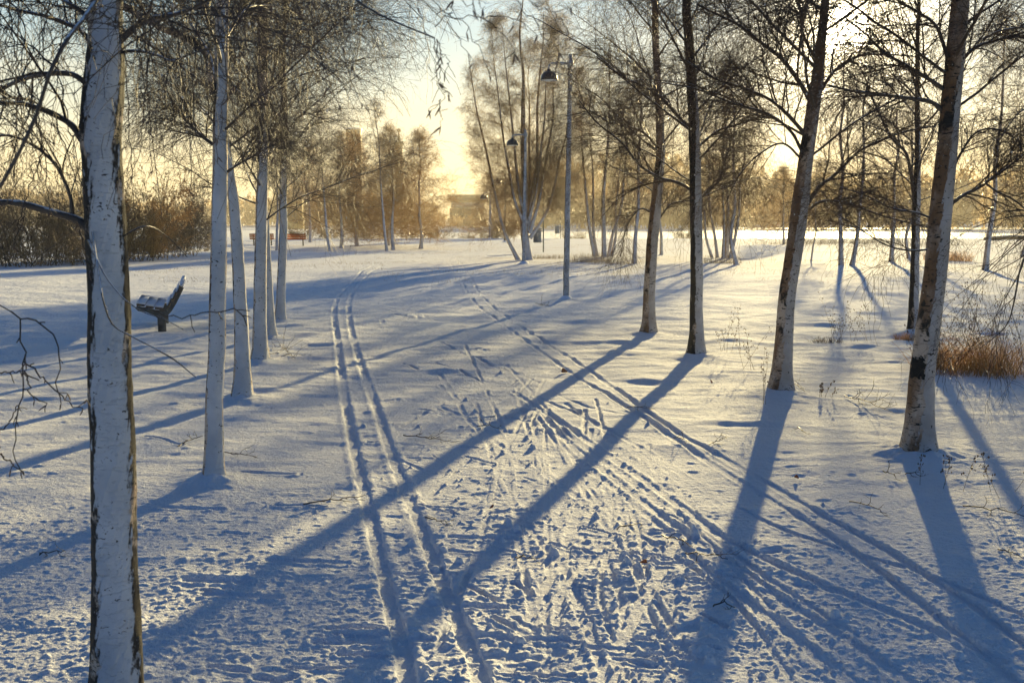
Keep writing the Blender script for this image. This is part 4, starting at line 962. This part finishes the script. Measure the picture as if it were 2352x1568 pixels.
puts(S2, 432, 575, 1.9, (1, 1, 1.0), "farther brown shrub behind the end of the shrub row", GS)
puts(S3, 700, 550, 0, (1.5, 1, 1.1), "low dark shrub behind the right end of the orange bench")
GB = "low dark bushes on the lake shore"
for k, (x, y, s, lb) in enumerate([(772, 549, 1.3, "dark shore bush behind the forked birch"), (835, 550, 1.1, "low shore bush left of the twin birches"), (862, 549, 1.2, "shore bush directly left of the leaning white stem"),
        (930, 549, 1.2, "shore bush between the twin birches and the lone wide birch"), (985, 549, 1.4, "dark shore bush right of the lone wide birch"), (1012, 549, .9, "smallest shore bush at the end of the dark line")]):
    puts(S3, x, y, k * 1.1 + .4, (1.5 * s, 1, s), lb, GB)
puts(S2, 1150, 548, .4, (1.0, 1, .75), "bushy thicket at the foot of the distant lamp posts")
puts(S2, 1108, 546, 2.4, (.9, 1, .62), "low thicket left of the distant lamp posts")
puts(S2, 1330, 543, 3.4, (1.0, 1, .8), "small dark bush on the shore right of the nearest lamp post")
puts(S3, 1570, 548, 1.4, (1.4, 1, 1), "pale bush on the shore behind the mossy birch")

# ------------------------------------------------------------------ dry grass and weeds
def blades(region, n, h, rng, curl=.6, r=.0022, K=5):
    C = np.array([region() for _ in range(n)]); az = rng.uniform(0, 6.28, n); L = h * rng.uniform(.45, 1.15, n); d = np.column_stack([np.cos(az) * .35, np.sin(az) * .35, np.ones(n)]) + rng.normal(size=(n, 3)) * .15
    d = nrm(d); Q = np.zeros((n, K, 3)); Q[:, 0] = C
    bend = np.column_stack([np.cos(az), np.sin(az), -np.ones(n) * .9]) * curl
    for k in range(1, K):
        d = nrm(d + bend * rng.uniform(.1, .55, (n, 1)) * (k / K)); Q[:, k] = Q[:, k - 1] + d * (L / (K - 1))[:, None]
    Q[..., 2] = np.maximum(Q[..., 2], C[:, None, 2] + .005)
    return Q, r * np.linspace(1, .35, K)[None] * np.ones((n, 1))
def disk(cx, cy, rx, ry, rng):
    def f():
        a = rng.uniform(0, 6.28); q = math.sqrt(rng.random()); x = cx + rx * q * math.cos(a); y = cy + ry * q * math.sin(a); return [x, y, gz(x, y) - .01]
    return f
def grass_clump(vx, vy, rx, ry, n, h, label, seed, curl=.6, name="dry_grass", group=None, r=.0022, stalks=0, mat=None):
    rng = np.random.default_rng(seed); b = GG(vx, vy); b[1] += ry
    Q, rr = blades(disk(b[0], b[1], rx, ry, rng), n, h, rng, curl, r); V, f = tubes(Q, rr, 3)
    root = empty(name, b); tag(root, label, "dry grass", group)
    mesh_obj("blades", V, f, mat or M_GRASS, root, True, origin=b)
    if stalks:
        Q, rr = blades(disk(b[0], b[1], rx, ry, rng), stalks, h * 1.9, rng, .12, r, 7); V, f = tubes(Q, rr * .9, 4)
        mesh_obj("stalk", V, f, M_WEED, root, True, origin=b)
        T_ = grow(Q, rr * np.ones((1, 7)), 5, (.4, 1), lambda t, L: .03 + .10 * L * (1.2 - t), 40, 4, (.05, 0), .15, .8, rng, .6, 0, .0012); V, f = tubes(*T_, 3)
        mb = MB(); mb.add(V, f); c = np.concatenate([T_[0][:, -1], pick(T_[0], stalks * 4, rng)]); V, f = octa(c, rng.uniform(.003, .008, len(c)), rng); mb.add(V, None, f)
        mb.build("seed_head", M_WEED, root, True, b)
    return root
grass_clump(2190, 862, .30, .35, 190, .38, "golden dry grass tuft directly right of the thick right-hand birch", 501, .9, stalks=8, r=.0028)
grass_clump(2262, 866, .45, .45, 340, .46, "widest golden dry grass tuft in the middle of the right-hand clump", 502, .9, stalks=26, r=.0028)
grass_clump(2335, 872, .35, .5, 300, .58, "tall brown dry grass tuft at the right edge of the picture", 503, .8, stalks=34, r=.0026)
grass_clump(2085, 785, .16, .12, 220, .14, "small snow-capped grass tuft left of the dark forked birch", 504)
grass_clump(1360, 603, .9, .35, 420, .42, "pale grass around the foot of the birch clump right of the nearest lamp post", 505, .25, r=.004, mat=M_STRAW)
grass_clump(1420, 606, 1.1, .4, 260, .30, "thin pale grass right of that birch clump", 506, .25, r=.004, mat=M_STRAW)
grass_clump(1255, 596, .9, 1.0, 300, .20, "short pale grass between the many-stemmed birch and the nearest lamp post", 507, .25, r=.004, mat=M_STRAW)
grass_clump(1662, 606, .8, .4, 300, .36, "grass at the foot of the clump left of the brown leaning birch", 508, .25, r=.004, mat=M_STRAW)
grass_clump(1905, 790, .22, .15, 160, .10, "low dark grass patch below the tall weed stalks", 509, mat=M_WEED)
grass_clump(2190, 602, 1.0, .6, 500, .5, "brownish grass behind the thick right-hand birch", 512, r=.005)
grass_clump(1970, 560, 3.5, 1.5, 450, .5, "band of tall straw grass before the lake on the right", 513, .3, r=.006, mat=M_STRAW)
grass_clump(1840, 562, 3.0, 1.5, 350, .45, "straw grass before the lake beside the brown leaning birch", 514, .3, r=.006, mat=M_STRAW)
grass_clump(2130, 566, 4.0, 1.5, 380, .5, "straw grass before the lake behind the forked birch", 515, .3, r=.006, mat=M_STRAW)
# stubble poking through the far snow: uncountable
rng = np.random.default_rng(77); Qs = []
def sreg():
    while True:
        y = rng.uniform(27, 86); x = rng.uniform(-.42, .60) * y
        if gn(np.array([x / 4.]), np.array([y / 5.]), 8)[0] + gn(np.array([x / 1.1]), np.array([y / 1.6]), 9)[0] * .7 > .22 and not (-.28 < (x + .0) / y < .03 and y > 48 and False): return [x, y, gz(x, y) - .01]
Q, rr = blades(sreg, 16000, .075, rng, .5, .0032, 4); V, f = tubes(Q, rr, 3)
tag(mesh_obj("dry_stubble", V, f, M_STRAW), "straw-coloured stubble poking through the distant snow", "dry grass", None, "stuff")

def weed(vx, vy, n, h, label, seed, sp=.15):
    rng = np.random.default_rng(seed); b = GG(vx, vy); Q, rr = blades(disk(b[0], b[1], sp, sp * .6, rng), n, h, rng, .10, .0017, 8); V, f = tubes(Q, rr, 4)
    root = empty("weed_plant", b); tag(root, label, "weed", "dried weed stalks standing in the snow")
    mesh_obj("stalk", V, f, M_WEED, root, True, origin=b)
    T_ = grow(Q, rr * np.ones((1, 8)), 7, (.35, 1), lambda t, L: .02 + .12 * L * (1.15 - t), 42, 4, (.05, 0), .15, .8, rng, .6, 0, .0011)
    mb = MB(); mb.add(*tubes(*T_, 3)); c = np.concatenate([T_[0][:, -1], T_[0][:, -1] + rng.normal(size=T_[0][:, -1].shape) * .006, Q[:, -1]]); V, f = octa(c, rng.uniform(.003, .0075, len(c)), rng, 1.4); mb.add(V, None, f)
    mb.build("seed_head", M_WEED, root, True, b)
for a in [(1680, 805, 6, .62, "thin dried weeds between the mossy birch and the brown leaning birch, left group", 601, .18), (1715, 850, 5, .55, "dried weeds right of the mossy birch foot", 602, .12), (1752, 930, 3, .68, "single drooping weed stalk left of the brown leaning birch", 603, .03),
          (1908, 782, 6, .66, "dense dried weed stalks right of the brown leaning birch", 604, .10), (1940, 788, 8, .58, "dried weeds in the middle of the group right of the brown leaning birch", 605, .16), (1985, 785, 5, .5, "thin dried weeds at the right of that group", 606, .16),
          (1890, 915, 5, .22, "short weeds in front of the brown leaning birch", 607, .1), (2210, 790, 7, .75, "tall weeds above the golden grass, nearest to the thick birch", 608, .2), (2290, 800, 9, .85, "tall weeds above the golden grass, farther right", 609, .25), (2150, 1120, 3, .42, "few thin stalks right of the thick birch foot", 610, .2),
          (2290, 1130, 4, .36, "thin stalks in the snow near the right edge", 611, .25), (2130, 790, 4, .5, "weed stalks directly right of the dark forked trunk", 612, .1)]:
    weed(*a)

# ------------------------------------------------------------------ fallen twigs and leaves on the snow
tw = [(697, 1167, 838, 1146, .030, "longest fallen twig lying across the left ski track"), (975, 1197, 1045, 1216, .02, "straight fallen twig right of the left ski tracks"), (928, 1006, 1036, 1019, .02, "fallen twig above the crossing shadow, left of centre"),
      (1096, 985, 1150, 993, .09, "forked fallen twig in the middle of the slope"), (1440, 940, 1500, 946, .05, "fallen twig in the second long trunk shadow"), (1545, 1012, 1585, 1020, .05, "small fallen twig right of the second trunk shadow"),
      (1628, 1027, 1668, 1012, .02, "short slanting fallen twig left of the brown birch shadow"), (1636, 1402, 1686, 1410, .10, "dark many-branched twig sprig standing in the snow at lower right"), (1574, 1278, 1670, 1293, .02, "long thin fallen twig left of the wide trunk shadow"),
      (1520, 1240, 1590, 1262, .06, "curled fallen twig in the trampled snow"), (1418, 1222, 1478, 1212, .04, "fallen twig in the trampled snow left of the curled one"), (1950, 1160, 2035, 1190, .06, "bent fallen twig between the two nearest right-hand shadows"),
      (2215, 1170, 2360, 1196, .05, "long fallen branch reaching in from the right edge"), (2080, 1095, 2115, 1103, .07, "fallen twig crossing the shadow of the thick birch"), (2028, 1090, 2062, 1104, .04, "fallen twig left of the thick birch shadow"),
      (1940, 915, 2050, 955, .10, "fallen branch left of the thick birch, raised above the snow"), (515, 1046, 585, 1056, .02, "fallen twig right of the second left birch"), (408, 1030, 465, 1008, .02, "fallen twig left of the second left birch"),
      (640, 795, 680, 830, .03, "fallen twig right of the fourth left birch"), (85, 1280, 155, 1276, .01, "fallen twig in the snow left of the nearest trunk"), (1805, 880, 1850, 905, .08, "broken twig at the foot of the brown leaning birch"),
      (2110, 1050, 2150, 1052, .12, "broken twig at the foot of the thick right-hand birch"), (2290, 1270, 2352, 1290, .03, "small dark twig near the right edge"), (1185, 1285, 1225, 1292, .01, "tiny twig in the trampled snow at centre"),
      (1230, 700, 1262, 708, .03, "small twig left of the nearest lamp post foot"), (1830, 985, 1848, 1000, .02, "tiny twig right of the brown birch shadow")]
for k, (x0, y0, x1, y1, hh, lb) in enumerate(tw):
    rng = np.random.default_rng(700 + k); a = GG(x0, y0); b = GG(x1, y1); L = np.linalg.norm(b - a); n = 10
    q = a + (b - a) * np.linspace(0, 1, n)[:, None]; q[:, 2] += .022 + hh * .25 * np.sin(np.linspace(.1, 2.9, n)); q += rng.normal(size=q.shape) * [.006, .01, .004]
    rr = np.linspace(.0042, .0018, n) * (1.1 if L > .3 else .9)
    lv = grow(q[None], rr[None], max(3, int(L * 14)), (.15, .95), lambda t, L_: .03 + .30 * L_ * rng.random(t.shape), 45, 6, (.02, -.02), .2, .75, rng, .5, .2, .0014, up=hh * 9)
    l2 = grow(*lv, 3, (.3, 1), lambda t, L_: .02 + .3 * L_, 45, 4, (.0, .0), .2, .8, rng, .6, .1, .0010, up=hh * 4)
    for A in (lv[0], l2[0]): A[..., 2] = np.maximum(A[..., 2], q[:, 2].min() - .01)
    mb = MB(); mb.add(*tubes(q[None], rr[None], 6)); mb.add(*tubes(*lv, 4)); mb.add(*tubes(*l2, 3))
    o = mb.build("fallen_twig", M_TWIG, None, True, a); tag(o, lb, "twig", "fallen birch twigs on the snow")
for k, (x, y, s, lb) in enumerate([(1295, 857, .035, "reddish dead leaf standing on the snow beside the right ski track"), (1634, 882, .03, "dark dead leaf on the snow below the mossy birch"), (1830, 1103, .02, "tiny dark leaf bits right of the brown birch shadow"), (1480, 1300, .018, "small dead leaf scrap in the trampled snow"), (1130, 1172, .018, "dead leaf scrap between the two long shadows")]):
    p = GG(x, y); p[2] += .02; n = 12; a = np.linspace(0, 2 * np.pi, n, endpoint=False); rad = s * (1 + .25 * np.cos(3 * a)) * np.array([1.0])
    V = np.column_stack([rad * np.cos(a), rad * .25 * np.sin(a) * 1.0, rad * .62 * np.sin(a) + s * .3]); V2 = V * .98 + np.array([0, .0015, 0])
    VV = np.vstack([V, V2, [[0, .006, s * .3]], [[0, .008, s * .3]]])
    f3 = [[2 * n, i, (i + 1) % n] for i in range(n)] + [[2 * n + 1, n + (i + 1) % n, n + i] for i in range(n)]; f4 = [[i, (i + 1) % n, n + (i + 1) % n, n + i] for i in range(n)]
    o = mesh_obj("fallen_leaf", VV, [np.array(f4), np.array(f3)], M_LEAF); o.location = p; o.rotation_euler = (0, .3, k); tag(o, lb, "leaf", "dead leaves on the snow")

# ------------------------------------------------------------------ across the lake
rng = np.random.default_rng(900)
def wood(name, xs, Yf, h, n, seed, mat, label, base=-1.3, r=(.5, 1.6)):
    """far wood: very many small twig sprays filling crowns"""
    rng = np.random.default_rng(seed); Vs, Fs, m0 = [], [], 0; Vt = MB()
    for k in range(n):
        x = rng.uniform(*xs); y = Yf(x) + rng.uniform(0, 40); H_ = h(x) * rng.uniform(.65, 1.1); wd = H_ * rng.uniform(.22, .38)
        m = 130; t = rng.random(m) ** .8; a = rng.uniform(0, 6.28, m); prof = np.sin(np.pi * np.clip(.12 + .85 * t, 0, 1)) ** .7; q = np.sqrt(rng.random(m))
        c = np.column_stack([x + wd * prof * q * np.cos(a), y + wd * prof * q * np.sin(a), base + H_ * (.06 + .94 * t)])
        s = rng.uniform(*r, (m, 1)) * H_ / 12
        tri = c[:, None] + rng.normal(size=(m, 3, 3)) * s[:, :, None] * np.array([.28, .28, .55])
        Vs.append(tri.reshape(-1, 3)); Fs.append(np.arange(m * 3).reshape(-1, 3) + m0); m0 += m * 3
    o = mesh_obj(name, np.concatenate(Vs), np.concatenate(Fs), mat, None, False); tag(o, label, "wood", None, "stuff"); return o
M_WOOD_FAR = twig_material("far_twigs", (.19, .145, .09), (.28, .21, .13), .30, 0)  # pale gold tint, part of the distance haze is in this colour
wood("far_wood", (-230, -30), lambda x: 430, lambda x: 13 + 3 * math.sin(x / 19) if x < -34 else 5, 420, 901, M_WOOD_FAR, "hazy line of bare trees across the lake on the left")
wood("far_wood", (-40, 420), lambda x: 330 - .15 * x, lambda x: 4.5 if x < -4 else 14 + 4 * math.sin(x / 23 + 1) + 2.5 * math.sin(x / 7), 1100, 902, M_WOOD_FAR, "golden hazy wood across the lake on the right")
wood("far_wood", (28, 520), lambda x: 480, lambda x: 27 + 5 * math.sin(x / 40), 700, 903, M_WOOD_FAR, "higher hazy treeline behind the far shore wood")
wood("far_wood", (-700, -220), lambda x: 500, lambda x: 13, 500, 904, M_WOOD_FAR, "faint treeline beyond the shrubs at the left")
# far shore land
V, Fq = [], []
xs_ = np.linspace(-900, 900, 120)
for i, x in enumerate(xs_):
    yb = 425 - .13 * max(x, -60) - (20 if x > -30 else 0) + 8 * math.sin(x / 37)
    for (dy_, z) in ((0, -1.6), (6, -1.0), (60, -.4), (150, 2.0)): V.append([x, yb + dy_, z])
for i in range(len(xs_) - 1):
    for j in range(3): Fq.append([i * 4 + j, (i + 1) * 4 + j, (i + 1) * 4 + j + 1, i * 4 + j + 1])
tag(mesh_obj("far_shore", V, np.array(Fq), M_PSNOW), kind='structure')

M_HALL = plain("ribbed_cladding", (.07, .055, .045), .7, 0, .2); M_BRICK = plain("far_brick", (.10, .045, .03), .8, 0, .3); M_PALE = plain("pale_render", (.22, .22, .22), .8, 0, .2); M_ROOFY = plain("yellow_roof", (.42, .33, .12), .7, 0, .2)
M_WIN = plain("dark_window", (.05, .055, .06), .2)
def hall():
    Y = 420.; a = PD(1028, 505, Y); b = PD(1120, 505, Y); t = PD(1028, 447, Y)[2]; m = PD(1028, 462, Y)[2]; lo = -1.2
    c = [(a[0] + b[0]) / 2, Y + 15, 0]; root = empty("industrial_hall", (c[0], Y + 15, lo)); tag(root, "flat-roofed industrial hall with ribbed upper wall across the lake", "building")
    W = b[0] - a[0]
    k = MB(); k.box((0, 0, (m - 3 + lo) / 2 - lo), (W * .9, 28, m - 3 - lo)); body = k.build("lower_wall", M_BRICK, root)
    for i in range(7):
        k = MB(); k.box((-W * .4 + i * W * .13, -14.1, (m - lo) * .45), (W * .07, .2, 1.6)); k.build("window", M_WIN, body)
    k = MB(); k.box((0, 0, (t + m) / 2 - lo), (W, 30, t - m)); 
    for i in range(40): k.box((-W / 2 + (i + .5) * W / 40, -15.15, (t + m) / 2 - lo), (W / 90, .3, (t - m) * .96))
    k.build("ribbed_wall", M_HALL, root)
    k = MB(); k.box((0, -1, m - 1.6 - lo), (W * .8, 31, 2.2)); k.build("snowy_canopy", M_PALE, root)
hall()
def tower(vx0, vx1, vtop, Y, label, mast=None, cap=None, name="tower_block", mat=None):
    a = PD(vx0, 505, Y); b = PD(vx1, 505, Y); W = b[0] - a[0]; t = PD(vx0, vtop, Y)[2]; lo = -1.2
    root = empty(name, ((a[0] + b[0]) / 2, Y + W / 2, lo)); tag(root, label, "building")
    k = MB(); k.box((0, 0, (t - lo) / 2), (W, W, t - lo)); body = k.build("wall", mat or M_PALE, root)
    nf = max(2, int((t - lo) / 3.2)); nc = max(2, int(W / 3))
    for i in range(nf):
        if nf * nc > 90: break
        for j in range(nc):
            k = MB(); k.box((-W / 2 + (j + .5) * W / nc, -W / 2 - .03, (i + .55) * (t - lo) / nf), (W / nc * .45, .1, 1.3)); k.build("window", M_WIN, body)
    if cap: k = MB(); k.box((0, 0, t - lo + .4), (W * cap, W * cap, .9)); k.box((0, 0, t - lo - 6.0), (W * cap * 1.1, W * cap * 1.1, .8)); k.build("roof", M_HALL, root)
    else: k = MB(); k.box((0, 0, t - lo + .2), (W + .4, W + .4, .5)); k.build("roof", M_PSNOW, root)
    if mast: k = MB(); k.tube([[0, 0, t - lo], [0, 0, t - lo + mast]], [.5, .25], 8); k.lathe([(0, t - lo + mast), (.9, t - lo + mast - .4), (.9, t - lo + mast - 1.2), (0, t - lo + mast - 1.5)], 12); k.build("mast", M_HALL, root)
tower(798, 830, 296, 400., "tall narrow tower rising behind the forked birch across the lake", None, None, "tower", M_HALL)
tower(910, 926, 330, 400., "thin tower with a mast and platforms across the lake", 6, 1.4, "tower", M_HALL)
tower(672, 702, 418, 330., "pale block behind the farthest tree of the left row", None, None, "tower_block")
tower(645, 690, 462, 320., "low building with a yellow band beside the pale block", None, 1.03, "low_building", M_ROOFY)

M_LAKE = plain("wind_packed_snow", (.80, .81, .82), .6, 0, 1.2, .04, .6)
V = [[x, y, -1.24] for y in np.linspace(96, 470, 40) for x in np.linspace(-700, 700, 30)]
tag(mesh_obj("frozen_lake", np.array(V), np.array([[i * 30 + j, i * 30 + j + 1, (i + 1) * 30 + j + 1, (i + 1) * 30 + j] for i in range(39) for j in range(29)]), M_LAKE), kind='structure')
# log at the far right
p0 = GG(2262, 552); p1 = GG(2352, 550); k = MB(); k.tube([p0 + [0, 0, .12], (p0 + p1) / 2 + [0, 0, .2], p1 + [3, 0, .15]], [.14, .18, .16], 12)
o = k.build("fallen_log", M_BRANCH, None, True, p0); tag(o, "dark fallen log lying before the lake at the right edge", "log")

build_ground()

# ------------------------------------------------------------------ air
HAZE = 0.0006
m = bpy.data.materials.new("haze"); m.use_nodes = True; t = m.node_tree; t.nodes.clear()
vo = t.nodes.new('ShaderNodeVolumePrincipled'); vo.inputs['Color'].default_value = (1.0, .93, .78, 1); vo.inputs['Density'].default_value = HAZE; vo.inputs['Anisotropy'].default_value = .35
ou = t.nodes.new('ShaderNodeOutputMaterial'); t.links.new(vo.outputs[0], ou.inputs['Volume'])
k = MB(); k.box((0, 300, 19.0), (2100, 720, 46)); hzo = k.build("haze", m); tag(hzo, kind='stuff')
